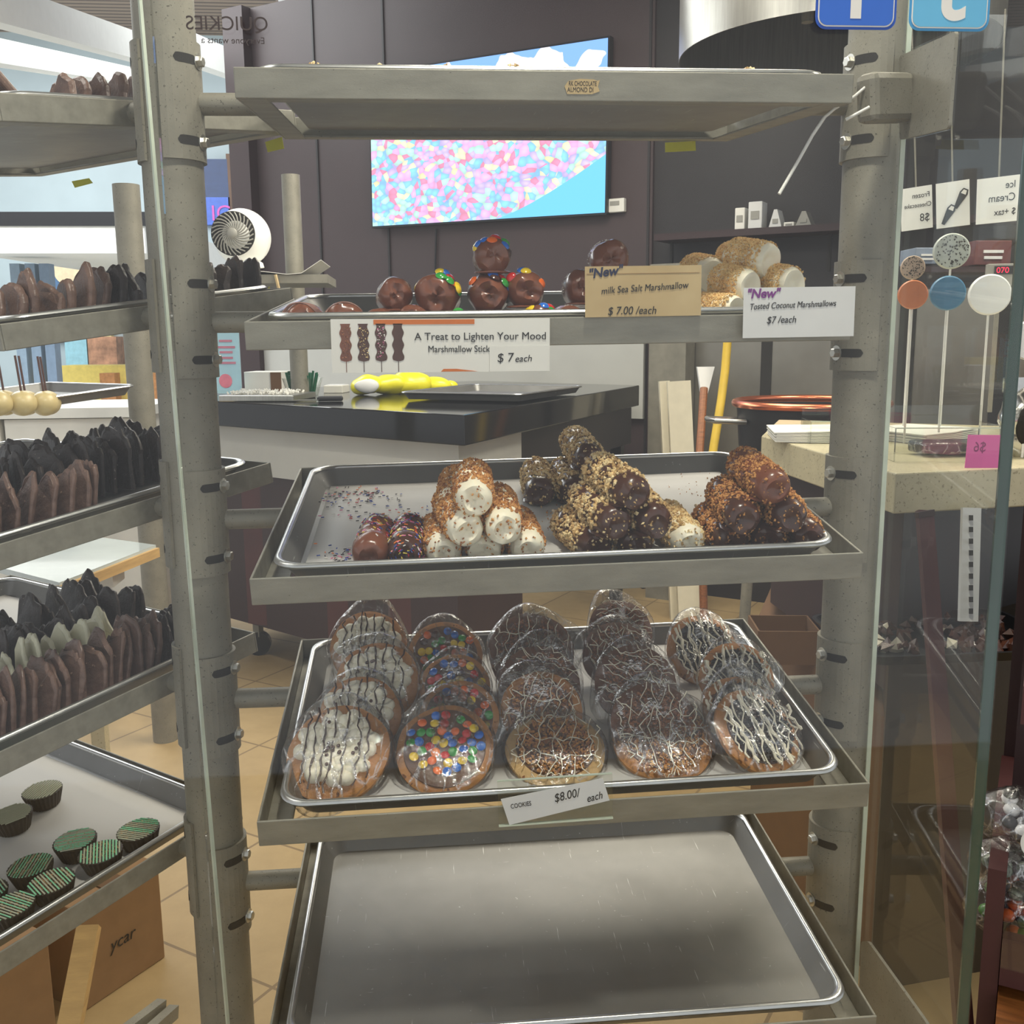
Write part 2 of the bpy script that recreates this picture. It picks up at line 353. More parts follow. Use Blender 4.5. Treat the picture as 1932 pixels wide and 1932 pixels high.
# ------------------------------------------------------------------ the display rack
TL, TR, BL = [None]*3
SHELF = {1: ((.154, 1.184, 1.590), 5.17, -.30, .70), 2: ((.154, 1.162, 1.319), 5.07, -.41, .14), 3: ((.154, 1.102, 1.042), 7.8, -.99, -.69),
         4: ((.157, 1.054, .779), 8.04, -.77, .20), 5: ((.157, 1.006, .517), 4.19, -.40, -.12)}
SW, SD, SH, PW, PD = .70, .47, .032, .66, .435
POLE_L, POLE_R, PR = Vector((-.309, 1.37, 0)), Vector((.592, 1.325, 0)), .0378
def shelf_mat(k):
    p, t, r, y = SHELF[k]
    return Matrix.Translation(p) @ Matrix.Rotation(R(y), 4, 'Z') @ Matrix.Rotation(R(r), 4, 'Y') @ Matrix.Rotation(R(t), 4, 'X')
TH = R(40); LD = Vector((math.sin(TH), math.cos(TH), 0)); LX = Vector((-math.cos(TH), math.sin(TH), 0))
LDZ = {1: -.010, 2: -.002, 3: .010, 4: .014, 5: .016}
def left_mat(k):
    p = SHELF[k][0]; s = 1.37-p[1]
    fr = Vector((POLE_L.x, POLE_L.y, 0))+LX*.07-LD*s; c = fr+LX*(SW/2); c.z = p[2]+LDZ[k]
    # local x to the right as seen from that rack's own front
    return Matrix.Translation(c) @ Matrix.Rotation(-TH, 4, 'Z') @ Matrix.Rotation(R(7), 4, 'X')
def shelf_frame_mesh():
    b = MB(); t = .003; f = .03
    b.box((0, t/2, -SH/2), (SW, t, SH)); b.box((0, SD-t/2, -SH/2), (SW, t, SH))
    for s in (-1, 1): b.box((s*(SW-t)/2, SD/2, -SH/2), (t, SD-2*t, SH)); b.box((s*(SW/2-f/2-t), SD/2, -SH+t/2), (f, SD-2*t, t))
    b.box((0, t+f/2, -SH+t/2), (SW-2*t-2*f, f, t)); b.box((0, SD-t-f/2, -SH+t/2), (SW-2*t-2*f, f, t)); return b
def clamp(parent, pole, z, az, sgn):
    """curved plate around the pole with two slots and two hex bolts; az = direction of the arm, sgn = which way the front is"""
    A = lambda d: R(az+sgn*d); H = .142
    def arc(a0, a1, r0, r1, h, n=14, ends=False):
        b = MB(); rings = []
        for i in range(n+1):
            t = i/n; a = A(a0+(a1-a0)*t); hh = h*(math.sqrt(max(0.02, 1-(2*t-1)**8)) if ends else 1)
            d = Vector((math.cos(a), math.sin(a), 0)); rings.append([pole+d*r0+Vector((0, 0, z-hh/2)), pole+d*r1+Vector((0, 0, z-hh/2)), pole+d*r1+Vector((0, 0, z+hh/2)), pole+d*r0+Vector((0, 0, z+hh/2))])
        b.loft(rings); return b
    pl = arc(-60, 92, PR+.0003, PR+.0045, H).build('clamp_plate', M['steel'], parent)
    for dz in (-.048, .048):
        z0 = z; z = z0+dz
        arc(22, 66, PR+.001, PR+.0049, .011, 12, True).build('slot', M['dark'], pl)
        z = z0
        a = A(14); d = Vector((math.cos(a), math.sin(a), 0)); q = d.to_track_quat('Z', 'Y').to_matrix().to_4x4()
        b = MB().lathe([(.010, 0), (.010, .0015)], 20, Matrix.Translation(pole+d*(PR+.004)+Vector((0, 0, z+dz))) @ q)
        b.lathe([(.0065, .0015), (.0065, .0065), (.0055, .0075)], 6, Matrix.Translation(pole+d*(PR+.004)+Vector((0, 0, z+dz))) @ q)
        b.build('bolt', M['bolt'], pl)
rack = thing('display_rack', 'grey steel pole rack with five tilted tray shelves, in the middle', 'rack', Vector((.15, 1.35, 0)))
rackI = rack.matrix_world.inverted()
class Sub:                                                       # builds parts in world space under a thing
    pass
def wbuild(mb, name, m, parent, **k):
    o = mb.build(name, m, parent, **k); o.matrix_parent_inverse = Matrix.Identity(4); r = parent
    while r.parent: r = r.parent
    for v in o.data.vertices: v.co = r.matrix_world.inverted() @ v.co
    return o
bpy.context.view_layer.update()
def arm(a, b, parent): return MB().tube([a, b], .0138, 16).build('arm', M['steel'], parent, smooth=True)
rack.matrix_world = Matrix.Identity(4)
for pl in (POLE_L, POLE_R):
    MB().lathe([(PR, .02), (PR, 2.75)], 40, Matrix.Translation(pl)).build('pole', M['steel'], rack, smooth=True)
    MB().lathe([(.09, 0), (.09, .012), (.05, .02)], 32, Matrix.Translation(pl)).build('pole_foot', M['steel'], rack, smooth=True)
SF = shelf_frame_mesh(); proto_frame = None
CZ = {}
for k in SHELF:
    m = shelf_mat(k)
    f = SF.build('shelf_frame', M['frame'], rack, m, bevel=.0012) if proto_frame is None else proto_frame.copy()
    if proto_frame is None: proto_frame = f
    else: COL.objects.link(f); f.parent = rack; f.matrix_local = m
    for pl, sx, az, sg in ((POLE_L, -1, 0, -1), (POLE_R, 1, 180, 1)):
        v = (pl.y-SHELF[k][0][1]); tip = m @ Vector((sx*(SW/2-.001), v, -SH/2)); root = Vector((pl.x, pl.y, tip.z)); root += (Vector((tip.x, tip.y, 0))-Vector((pl.x, pl.y, 0))).normalized()*(PR-.002)
        arm(root, tip, rack); clamp(rack, pl, tip.z, az, sg)
rack2 = thing('display_rack', 'grey steel rack at the left edge, stacked with chocolate bark trays', 'rack')
for k in SHELF:
    m = left_mat(k); f = proto_frame.copy(); COL.objects.link(f); f.parent = rack2; f.matrix_local = m
    v = 1.37-SHELF[k][0][1]; tip = m @ Vector((SW/2-.001, v, -SH/2)); d = Vector((tip.x-POLE_L.x, tip.y-POLE_L.y, 0)).normalized()
    arm(Vector((POLE_L.x, POLE_L.y, tip.z))+d*(PR-.002), tip, rack2)
    clamp(rack2, POLE_L, tip.z, 140, 1)
PL2 = POLE_L+LX*.92
MB().lathe([(PR, .0), (PR, 2.75)], 40, Matrix.Translation(PL2)).build('pole', M['steel'], rack2, smooth=True)
for k in SHELF:
    m = left_mat(k); v = 1.37-SHELF[k][0][1]; tip = m @ Vector((-SW/2+.001, v, -SH/2)); arm(Vector((PL2.x, PL2.y, tip.z)), tip, rack2)
# ------------------------------------------------------------------ sheet pans
def pan_parts(w=PW, d=PD, dep=.0265):
    b = MB().loft([rr_ring(w-.044, d-.044, .022, -dep+.005), rr_ring(w-.012, d-.012, .03, .0035), rr_ring(w-.0135, d-.0135, .03, .004), rr_ring(w-.046, d-.046, .022, -dep+.006)])
    r = MB(); rings = []
    for i in range(8):
        a = 2*math.pi*i/8; rings.append(rr_ring(w-.008+.0085*math.cos(a), d-.008+.0085*math.cos(a), .033, .0035+.004*math.sin(a)))
    rings.append(rings[0]); r.loft(rings, True, False); return b, r
PAN0 = None
def pan(mw, label, group=None):
    global PAN0
    if PAN0 is None:
        t = thing('sheet_pan', label, 'tray', mw, group); b, r = pan_parts()
        b.build('pan_body', M['alu'], t, smooth=True); r.build('rolled_rim', M['rim'], t, smooth=True); PAN0 = t
    else:
        t = copy_tree(PAN0); t.matrix_world = mw; tag(t, label, 'tray', group)
    return t
PANOFF = Matrix.Translation((0, .02+PD/2, .0))
pl = {1: 'aluminium sheet pan on the topmost shelf, seen from below', 2: 'aluminium sheet pan of chocolate dipped marshmallows on the second shelf', 3: 'papered sheet pan of marshmallow sticks on the third shelf',
      4: 'papered sheet pan holding bagged cookies on the fourth shelf', 5: 'empty scratched aluminium sheet pan on the lowest shelf'}
for k in SHELF: pan(shelf_mat(k) @ PANOFF, pl[k])
pl2 = {1: 'bark tray on the top shelf of the left rack', 2: 'bark tray on the second shelf of the left rack', 3: 'dark bark tray on the third shelf of the left rack',
       4: 'tray with rows of white and brown bark, left rack', 5: 'papered tray of chocolate cups on the lowest left shelf'}
for k in SHELF: pan(left_mat(k) @ PANOFF, pl2[k])
PF = -.0205                                                       # pan floor below the frame lip
def sheet(mw, w, d, label, cx=0, cy=0, z=PF+.0009):
    rnd = random.Random(label); b = MB(); nx, ny = 14, 10
    vs = [Vector((cx+(i/nx-.5)*w, cy+(j/ny-.5)*d, z+.0010+.0008*noise.noise(Vector((i*.5, j*.5, len(label)))))) for j in range(ny+1) for i in range(nx+1)]
    b.add(vs, [(j*(nx+1)+i, j*(nx+1)+i+1, (j+1)*(nx+1)+i+1, (j+1)*(nx+1)+i) for j in range(ny) for i in range(nx)])
    o = b.build('parchment_paper', M['paper'], mw=mw, smooth=True); so = o.modifiers.new('thickness', 'SOLIDIFY'); so.thickness = .0003; return tag(o, label, 'baking paper')
sheet(shelf_mat(3), .60, .375, 'grey parchment under the marshmallow sticks', 0, .2375)
sheet(shelf_mat(4), .60, .375, 'white parchment under the bagged cookies', 0, .2375)
sheet(left_mat(5), .60, .375, 'white parchment under the chocolate cups', 0, .2375)
sheet(left_mat(4), .60, .375, 'parchment under the four rows of bark', 0, .2375)
# ------------------------------------------------------------------ glass partitions
def slab(a, b, z0, z1, t):
    n = (b-a).normalized(); n = Vector((-n.y, n.x, 0))*t/2
    q = [a-n, b-n, b+n, a+n]; return MB().loft([[Vector((p.x, p.y, z0)) for p in q], [Vector((p.x, p.y, z1)) for p in q]])
fa, fb = P(1664, 966, 1.355), P(1888, 966, 1.03); fa.z = fb.z = 0
def pane(a, b, label, t=.008, near_edge=True, nm='glass_partition'):
    g = thing(nm, label, 'glass'); slab(a, b, .15, 2.6, t).build('pane', M['pane'], g)
    d = (b-a).normalized()
    slab(a-d*.0005, a+d*.002, .15, 2.6, t*.5).build('pane_edge', M['edge_pale'], g)
    if near_edge: slab(b-d*.0005, b+d*.003, .15, 2.6, t).build('pane_edge', M['edge'], g)
    return g
pane(fa, fb, 'clear glass side partition with dark green edge, right of the rack', .012)
ea, eb = Vector((Py(349, 966, fb.y-.012).x, fb.y-.012, 0)), fb+Vector((.0, -.012, 0))
g = thing('shop_window', 'large clear front glass before the middle rack, carrying two blue stickers', 'glass')
slab(ea, eb, .15, 2.6, .006).build('pane', M['pane'], g)
g = thing('shop_window', 'large clear front glass before the left rack', 'glass')
slab(Vector((-1.5, ea.y, 0)), ea-Vector((.0005, 0, 0)), .15, 2.6, .006).build('pane', M['pane'], g)
fy = (eb-ea).normalized(); fn = Vector((fy.y, -fy.x, 0))
# slanted glass edge along the left pole
o = MB().bar(P(264, 0, 1.2), P(430, 1932, 1.40), .004, .004).build('glass_edge_strip', M['edge_pale']); tag(o, 'thin pale glass edge running down the left pole', 'glass edge')
# stickers on the front glass
def fpt(px, py): return Pplane(px, py, ea+fn*.004, fn)
def rrect(w, h, r, n=5):
    return [(v.x, v.y) for v in rr_ring(w, h, r, 0, n)]
def sticker(px0, px1, pybot, c1, c2, letter, label):
    a, b = fpt(px0, pybot), fpt(px1, pybot+2); w = (b-a).length; mw = frame_from((a+b)/2+Vector((0, 0, w/2)), b-a, Vector((0, 0, 1)))
    t = thing('social_media_sticker', label, 'sticker', mw)
    MB().prism(rrect(w, w, w*.13), .0004).build('backing', mat('sticker '+letter, c1, .35, 0, .04), t)
    MB().prism(rrect(w*.94, w*.94, w*.11), .0004, Matrix.Translation((0, -.0004, 0))).build('white_outline', M['white'], t)
    MB().prism(rrect(w*.91, w*.91, w*.10), .0004, Matrix.Translation((0, -.0008, 0))).build('face', mat('sticker face '+letter, c2, .35, 0, .08, 8), t)
    text(letter, w*1.05, M['white'], t, Matrix.Translation((0, -.0011, -w*.36)), 'letter', bold=.0015, align='CENTER')
sticker(1537, 1689, 55, (40, 84, 176), (52, 104, 196), 'f', 'dark blue square sticker with white letter f at the top edge')
sticker(1713, 1864, 58, (70, 150, 200), (100, 176, 212), 't', 'light blue square sticker with white letter t at the top edge')
# clamps that hold the side partition
fd = (fb-fa).normalized(); fnn = Vector((fd.y, -fd.x, 0))
def fin_poly(pts, off, t):
    o0 = fa+fnn*off; ps = [Pplane(x, y, o0, fnn) for x, y in pts]
    return [(q.dot(fd), q.z) for q in ps], Matrix.Translation(fa-fd*fa.dot(fd)+fnn*off-Vector((0, 0, fa.z))) @ Matrix((fd, -fnn, Vector((0, 0, 1)))).transposed().to_4x4(), t
def rounded(pts, r=.006, n=4):
    out = []
    for i, p in enumerate(pts):
        p = Vector(p); a = Vector(pts[i-1]); b = Vector(pts[(i+1) % len(pts)])
        da, db = (a-p).normalized()*r, (b-p).normalized()*r
        for k in range(n+1):
            t = k/n; out.append(tuple((p+da)*(1-t)**2+p*2*t*(1-t)+(p+db)*t*t))
    return out
def clampset(pts, label, U=None):
    c = thing('glass_clamp', label, 'clamp')
    # polygon in (along, z): plane coordinates
    off = -.008 if (CAM-fa).dot(fnn) < 0 else .008
    for dx, m, nm, e in ((0, M['steel'], 'clamp_plate', 1), (1, M['acrylic'], 'clear_backing', -1)):
        poly, mw, t = fin_poly(pts, off*e, .004)
        if dx: poly = [((x+.006) if i in (1, 2) else x, z-(.002 if i in (2, 3) else -.002)) for i, (x, z) in enumerate(poly)]
        base = fa+fnn*(off*e); base = base-fd*base.dot(fd); base.z = 0
        mw = Matrix.Translation(base) @ Matrix((fd, Vector((-fd.y, fd.x, 0)), Vector((0, 0, 1)))).transposed().to_4x4()
        MB().prism(rounded(poly), .004).build(nm, m, c, mw)
    return c
c1 = clampset([(1700, 106), (1806, 58), (1792, 242), (1700, 264)], 'grey bolted glass clamp at the top of the right pole')
a = P(1641, 178, 1.17); b = P(1728, 178, 1.215)
MB().box((0, 0, 0), ((b-a).length*.9, .03, .056)).build('clip', M['steel'], c1, frame_from((a+b)/2+Vector((0, .02, 0)), b-a, Vector((0, 0, 1))), bevel=.008)
clampset([(1627, 1776), (1640, 1776), (1752, 1932), (1720, 2100), (1615, 2100)], 'rounded glass clamp at the foot of the right partition')
# cable tie
b = MB().tube([P(1556, 221, 1.2), P(1533, 255, 1.2), P(1508, 300, 1.2), P(1488, 335, 1.2), P(1470, 366, 1.2)], .0020, 8)
b.tube([P(1556, 221, 1.2), P(1575, 205, 1.2), P(1612, 182, 1.19), P(1640, 158, 1.19)], .0018, 8)
b.tube([P(1596, 226, 1.19), P(1618, 214, 1.185), P(1640, 202, 1.185)], .0018, 8)
o = b.build('cable_tie', M['white'], smooth=True); tag(o, 'white cable tie hanging from the top shelf beside the right pole', 'cable tie')
# ------------------------------------------------------------------ price cards
def card(tl, tr, bl, y, label, m, name='price_card', t=.0006):
    a, b, c = (Py(*q, y) for q in (tl, tr, bl)); w, h = (b-a).length, (c-a).length
    mw = frame_from(c, b-a, a-c); th = thing(name, label, 'price card', mw)
    MB().box((w/2, 0, h/2), (w, t, h)).build('card', m, th); return th, w, h
k = 1.155; s = 1/1430.
t1, w, h = card((623, 602), (1037, 600), (627, 704), 1.152, 'white printed marshmallow stick price card under the chocolate marshmallows', M['white'])
u = w/414
def T(body, x, y, size, m, par, hh, uu, **kw): return text(body, size*uu, m, par, Matrix.Translation((x*uu, -.0008, hh-y*uu)), **kw)
T('A Treat to Lighten Your Mood', 156, 40, 20, M['ink'], t1, h, u, sx=1.0)
T('Marshmallow Stick', 181, 63, 18, M['ink'], t1, h, u, sx=.86)
MB().box((0, 0, 0), (114*u, .0006, 48*u)).build('price_label', M['white'], t1, Matrix.Translation((355*u, -.0008, h-76*u)))
text('$ 7', 24*u, M['ink'], t1, Matrix.Translation((312*u, -.0014, h-82*u)), shear=.1, jit=.0006)
text('each', 18*u, M['ink'], t1, Matrix.Translation((346*u, -.0014, h-82*u)), shear=.2, jit=.0006)
b = MB(); b.box((0, 0, 0), (190*u, .0004, 9*u)); b.build('orange_stripe', mat('orange print', (206, 112, 46), .5), t1, Matrix.Translation((175*u, -.0006, h-6*u)))
MB().prism([(0, 0), (70*u, 0), (30*u, 5*u), (5*u, 5*u)], .0004).build('orange_stripe', mat('orange print pale', (206, 112, 46), .5), t1, Matrix.Translation((205*u, -.0006, 1*u)))
for i, (x, ms) in enumerate(((27, (M['toffee'], M['milk'])), (60, (M['nut'], M['dark_choc'])), (93, (SPR[3:5], M['dark_choc'])), (125, (None, M['dark_choc'])))):
    b = MB(); pr = [(3*u, -80*u)]
    for q in range(25): z = -78+68*q/24; pr.append(((9.5+1.8*math.sin(q/24*math.pi*6))*u, z*u))
    out = [(r_, z) for r_, z in pr]+[(-r_, z) for r_, z in reversed(pr)]
    b.prism(out, .0004); b.box((0, 0, -90*u), (1.2*u, .0004, 20*u))
    ml = [ms[1]]
    if ms[0]:
        ml += ms[0]
        for q in range(60): b.chip((random.uniform(-7, 9)*u, -.0004, random.uniform(-74, -14)*u), 1.6*u, random.randint(1, len(ms[0])), .3)
    b.build('printed_treat', ml, t1, Matrix.Translation((x*u, -.0006, h+1*u)))
t2, w, h = card((1107, 503), (1327, 500), (1104, 599), 1.158, 'brown stained handwritten sea salt marshmallow card on the second shelf', M['kraft'])
u = w/221
MB().box((110*u, -.0005, 79*u), (214*u, .0004, 1.2*u)).build('card_fold', mat('fold line', (150, 122, 84), .7), t2)
text('"New"', 24*u, M['navy'], t2, Matrix.Translation((6*u, -.0008, 71*u)) @ Matrix.Rotation(R(-6), 4, 'Y'), shear=.25, bold=.0004, jit=.0008)
text('milk Sea Salt Marshmallow', 18*u, M['ink'], t2, Matrix.Translation((30*u, -.0008, 42*u)) @ Matrix.Rotation(R(-3), 4, 'Y'), shear=.2, sx=.86, jit=.0007)
text('$ 7.00 /each', 21*u, M['ink'], t2, Matrix.Translation((42*u, -.0008, 4*u)), shear=.2, sx=.9, jit=.0007)
t3, w, h = card((1405, 543), (1616, 540), (1401, 638), 1.152, 'white handwritten toasted coconut marshmallow card at the right end', M['card'])
u = w/211
text('"New"', 23*u, M['purple'], t3, Matrix.Translation((5*u, -.0008, 72*u)), shear=.2, bold=.0004, jit=.0008)
text('Tosted Coconut Marshmallows', 16*u, M['ink'], t3, Matrix.Translation((11*u, -.0008, 51*u)) @ Matrix.Rotation(R(-1.5), 4, 'Y'), shear=.25, sx=.80, jit=.0007)
text('$7 /each', 18*u, M['ink'], t3, Matrix.Translation((44*u, -.0008, 26*u)), shear=.2, sx=.9, jit=.0007)
# cookie price in an acrylic holder
yc = 1.045
a, b, c = Py(942, 1475, yc), Py(1159, 1460, yc), Py(941, 1558, yc); w, h = (b-a).length, (c-a).length
t4 = thing('price_holder', 'clear acrylic holder with the cookie price card, on the fourth shelf edge', 'price card', frame_from(c, b-a, a-c))
u = w/218
MB().box((w/2, 0, h/2), (w, .0015, h)).build('acrylic_front', M['acrylic'], t4)
MB().box((w/2, 0, 0), (w, .004, .0016)).build('acrylic_foot', M['edge_pale'], t4)
MB().box((w/2, .002, h), (w, .003, .0012)).build('acrylic_lip', M['edge_pale'], t4)
cm = Matrix.Translation((20*u, -.0012, 1*u)) @ Matrix.Rotation(R(-9), 4, 'Y')
cc = MB().prism([(0, 0), (195*u, 5*u), (190*u, 52*u), (-6*u, 55*u)], .0005).build('card', M['card'], t4, cm)
text('COOKIES', 13*u, M['ink'], cc, Matrix.Translation((9*u, -.0006, 32*u)) @ Matrix.Rotation(R(3), 4, 'Y'), sx=.72)
text('$8.00/', 24*u, M['ink'], cc, Matrix.Translation((92*u, -.0006, 26*u)), shear=.2, sx=.8, jit=.0007)
text('each', 21*u, M['ink'], cc, Matrix.Translation((152*u, -.0006, 12*u)), shear=.3, sx=.8, jit=.0007)
# torn label on the top lip
m1 = shelf_mat(1) @ Matrix.Translation((.034, -.0004, -.0185))
tl = thing('torn_label', 'torn paper label on the lip of the top shelf', 'label', m1)
MB().prism([(-.021, .002), (-.017, .0075), (-.004, .010), (.012, .0095), (.016, .008), (.019, .009), (.017, .002), (.019, -.003), (.010, -.006), (-.018, -.006)], .0004).build('paper', M['kraft'], tl)
text('RK CHOCOLATE', .0068, M['ink'], tl, Matrix.Translation((-.0165, -.0003, .0028)), sx=.62)
text('ALMOND DI', .0072, M['ink'], tl, Matrix.Translation((-.018, -.0003, -.0038)), sx=.75)
# sticky tabs
def tab(pts, d, label):
    ps = [P(x, y, d) for x, y in pts]; n = (ps[1]-ps[0]).cross(ps[2]-ps[0]).normalized()*.0008
    o = MB().loft([ps, [p+n for p in ps]]).build('sticky_tab', M['yellow_tag']); tag(o, label, 'sticky note')
tab([(1255, 269), (1312, 266), (1313, 284), (1255, 287)], 1.61, 'yellow sticky tab hanging under the back of the top pan')
tab([(500, 268), (532, 258), (536, 280), (505, 287)], 1.55, 'yellow sticky tab behind the left pole near the top shelf')
tab([(135, 342), (168, 336), (175, 345), (141, 354)], 1.5, 'yellow sticky tab under the top tray of the left rack')
tab([(494, 560), (508, 540), (518, 578), (498, 582)], 1.63, 'yellow sticky tab on the bark tray end behind the left pole')
tab([(478, 888), (490, 875), (500, 888), (484, 894)], 1.6, 'yellow sticky tab on the rounded tray corner right of the left pole')
# ------------------------------------------------------------------ food
def inv_w(m, px, py, w):
    """point of a tray seen at this place, w above the tray lip plane"""
    o = m @ Vector((0, 0, w)); n = (m.to_3x3() @ Vector((0, 0, 1))).normalized(); return Pplane(px, py, o, n)
def inv_v(m, px, py, v):
    o = m @ Vector((0, v, 0)); n = (m.to_3x3() @ Vector((0, 1, 0))).normalized(); return Pplane(px, py, o, n)
def axis_frame(c, d, up=Vector((0, 0, 1))):
    d = d.normalized(); x = d.cross(up).normalized(); z = x.cross(d)
    return Matrix.Translation(c) @ Matrix((x, d, z)).transposed().to_4x4()
YZ = Matrix.Rotation(R(-90), 4, 'X')                              # lathe axis z -> y
def mallow_stick(fp, bp, w, coat, label, r=.0215, L=.098, k=3, stick=True, seed=0, group=None, body=None, cover=1.0, mouth=.62):
    m = shelf_mat(k); rnd = random.Random(seed*7+3); random.seed(seed+100)
    F, B = inv_w(m, *fp, w), inv_w(m, *bp, w); d = (B-F).normalized(); L = min(.128, max(.088, (B-F).length+.014))
    lf = m.inverted() @ F; sh_v = max(0, (.058 if w < PF+.03 else .036)-lf.y); F = F+(m.to_3x3() @ Vector((0, 1, 0))).normalized()*sh_v
    t = thing('marshmallow_stick', label, 'marshmallow treat', axis_frame(F+d*L/2-d*.012, d), group)
    def rad(s): return r*(1+.055*math.cos((s*3-.5)*2*math.pi)+.02*noise.noise(Vector((s*5, seed, 0))))
    prof = [(.0012, -L/2+.006), (r*.30, -L/2+.0045), (r*.55, -L/2+.001), (r*.80, -L/2+.0035), (r*.93, -L/2+.009)]
    prof += [(rad(q/14), -L/2+.013+(L-.020)*q/14) for q in range(1, 14)]+[(r*.85, L/2-.003), (r*.5, L/2+.001), (.001, L/2+.002)]
    def wob(v, a):
        n = noise.noise(Vector((v.x*60, v.y*60, v.z*45+seed*5))); return Vector((v.x*(1+.09*n), v.y*(1+.09*n), v.z+(.0036 if coat == 'white_graham' else .0024)*noise.noise(Vector((v.x*95+seed, v.y*95, 3)))+(.0013*math.sin(2*a+8*math.hypot(v.x, v.y)/r+seed) if v.z < -L/2+.008 else 0)))
    body = body or (M['mallow'] if coat == 'white_graham' else M['dark_choc'])
    bm = MB().lathe(prof, 26, YZ, 0, wob)
    if coat != 'white_graham' and k == 3:                         # puddle of set chocolate along the underside
        for sx in (-1,): bm.ball((sx*r*.55, -L*.28, -r*.72), r*.42, 8, None, 0, (1.3, 2.3, .35), .1, 40, seed)
    bm.build('body', body, t, smooth=True)
    ms = {'white_graham': M['graham'], 'nut': M['nut'], 'graham': M['graham'], 'coconut': M['coconut']}.get(coat)
    if ms:
        b = MB(); n = int({'white_graham': 1900, 'nut': 800, 'graham': 1350}.get(coat, 400)*cover)
        for q in range(n):
            s = rnd.uniform(.02, 1.0); a = rnd.uniform(0, 2*math.pi); rr = rad(s)
            up = math.sin(a)
            if s < .05 and rnd.random() < mouth*.9: continue
            if s < .18 and up < -.2 and rnd.random() < .6*bool(mouth): continue
            if s < .12 and rnd.random() < mouth*.5: continue
            z = -L/2+.012+(L-.016)*s; b.chip((rr*math.cos(a)*1.02, z, rr*math.sin(a)*1.02), rnd.uniform(.0022, .0040) if coat == 'nut' else rnd.uniform(.0014, .0032), rnd.randint(0, len(ms)-1), .7)
        for q in range(34 if mouth else 90):
            a = rnd.uniform(0, 6.28); rr = r*rnd.uniform(.3, .9); b.chip((rr*math.cos(a), -L/2+.003, rr*math.sin(a)), rnd.uniform(.0014, .0026), rnd.randint(0, len(ms)-1), .6)
        b.build('crumb_coating' if coat != 'nut' else 'nut_coating', ms, t, kind='stuff')
    if coat == 'sprinkle' or coat == 'sprinkle_part':
        b = MB()
        for q in range(520 if coat == 'sprinkle' else 300):
            s = rnd.uniform(.02, 1); a = rnd.uniform(0, 6.28)
            if coat == 'sprinkle_part' and (s < .30 and rnd.random() < .93 or math.sin(a) < .0 and s < .55): continue
            rr = rad(s)*1.025; c = Vector((rr*math.cos(a), -L/2+.012+(L-.02)*s, rr*math.sin(a)))
            if s < (.08 if coat != 'sprinkle' else .30) and (coat != 'sprinkle' or rnd.random() < .6): fx = .95*math.sqrt(rnd.random()); c = Vector((r*fx*math.cos(a), -L/2+.0005+.008*fx**4, r*fx*math.sin(a)))
            tn = Vector((-math.sin(a), rnd.uniform(-1.5, 1.5), math.cos(a))).normalized()*.0024; b.tube([c-tn, c+tn], .0007, 5, rnd.randint(0, 6))
        b.build('sprinkle_coating', SPR, t, kind='stuff')
    if stick: MB().tube([(0, L/2-.01, 0), (0, L/2+.042, .001)], .0022, 8).build('stick', M['wood'], t, smooth=True)
    return t
r0 = .0215; W1, W2, W3 = PF+r0+.001, PF+r0*2.65, PF+r0*4.3
WG = 'graham crumbed white marshmallow stick, '; NC = 'chocolate marshmallow stick with chopped nuts, '; GC = 'chocolate marshmallow stick with brown crumbs, '
g1, g2, g3, g4 = 'white graham marshmallow sticks', 'nut covered chocolate marshmallow sticks', 'brown crumbed chocolate marshmallow sticks', 'sprinkle covered marshmallow sticks'
ST = [((697, 1052), (716, 1000), W1, 'sprinkle_part', 'milk chocolate marshmallow stick with bare front and few sprinkles', g4, M['milk']),
 ((764, 1052), (774, 1000), W1, 'sprinkle', 'chocolate marshmallow stick fully covered in rainbow sprinkles', g4, M['dark_choc']),
 ((838, 1056), (826, 1008), W1, 'white_graham', WG+'bottom left of the pyramid', g1, None), ((917, 1060), (917, 1010), W1, 'white_graham', WG+'bottom middle of the pyramid', g1, None),
 ((1000, 1050), (978, 996), W1, 'white_graham', WG+'bottom right of the pyramid', g1, None), ((880, 1016), (848, 958), W2, 'white_graham', WG+'middle left of the pyramid', g1, None),
 ((952, 1002), (940, 946), W2, 'white_graham', WG+'middle right of the pyramid', g1, None), ((895, 944), (892, 898), W3, 'white_graham', WG+'on top of the pyramid', g1, None),
 ((858, 945), (862, 905), W2+.004, 'white_graham', WG+'standing behind the pyramid', g1, None),
 ((1018, 928), (1008, 872), W1, 'nut', NC+'at the far left rear', g2, None), ((1083, 928), (1050, 868), W1, 'nut', NC+'rear, second from the left', g2, None),
 ((1112, 865), (1076, 822), W2+.010, 'nut', NC+'resting high at the rear', g2, None), ((1204, 944), (1114, 880), W3, 'nut', NC+'topmost front piece with bare end', g2, None),
 ((1162, 990), (1100, 940), W2, 'nut', NC+'middle left under the topmost', g2, None), ((1250, 1005), (1204, 955), W2, 'nut', NC+'middle right under the topmost', g2, None),
 ((1128, 1036), (1070, 990), W1, 'nut', NC+'bottom left at the tray front', g2, None), ((1208, 1042), (1180, 990), W1, 'nut', NC+'bottom middle at the tray front', g2, None),
 ((1308, 1036), (1262, 984), W1, 'nut', NC+'bottom right, pale all over', g2, M['mallow']),
 ((1477, 936), (1412, 884), W3, 'graham', GC+'topmost by the right pole', g3, M['milk']), ((1414, 990), (1372, 936), W2, 'graham', GC+'middle left of the right pile', g3, None),
 ((1505, 988), (1470, 948), W2, 'graham', GC+'middle right of the right pile', g3, None), ((1394, 1034), (1345, 988), W1, 'graham', GC+'bottom left with its stick showing', g3, None),
 ((1463, 1030), (1440, 996), W1, 'graham', GC+'bottom middle of the right pile', g3, None), ((1540, 1028), (1500, 985), W1, 'graham', GC+'bottom right in the tray corner', g3, None)]
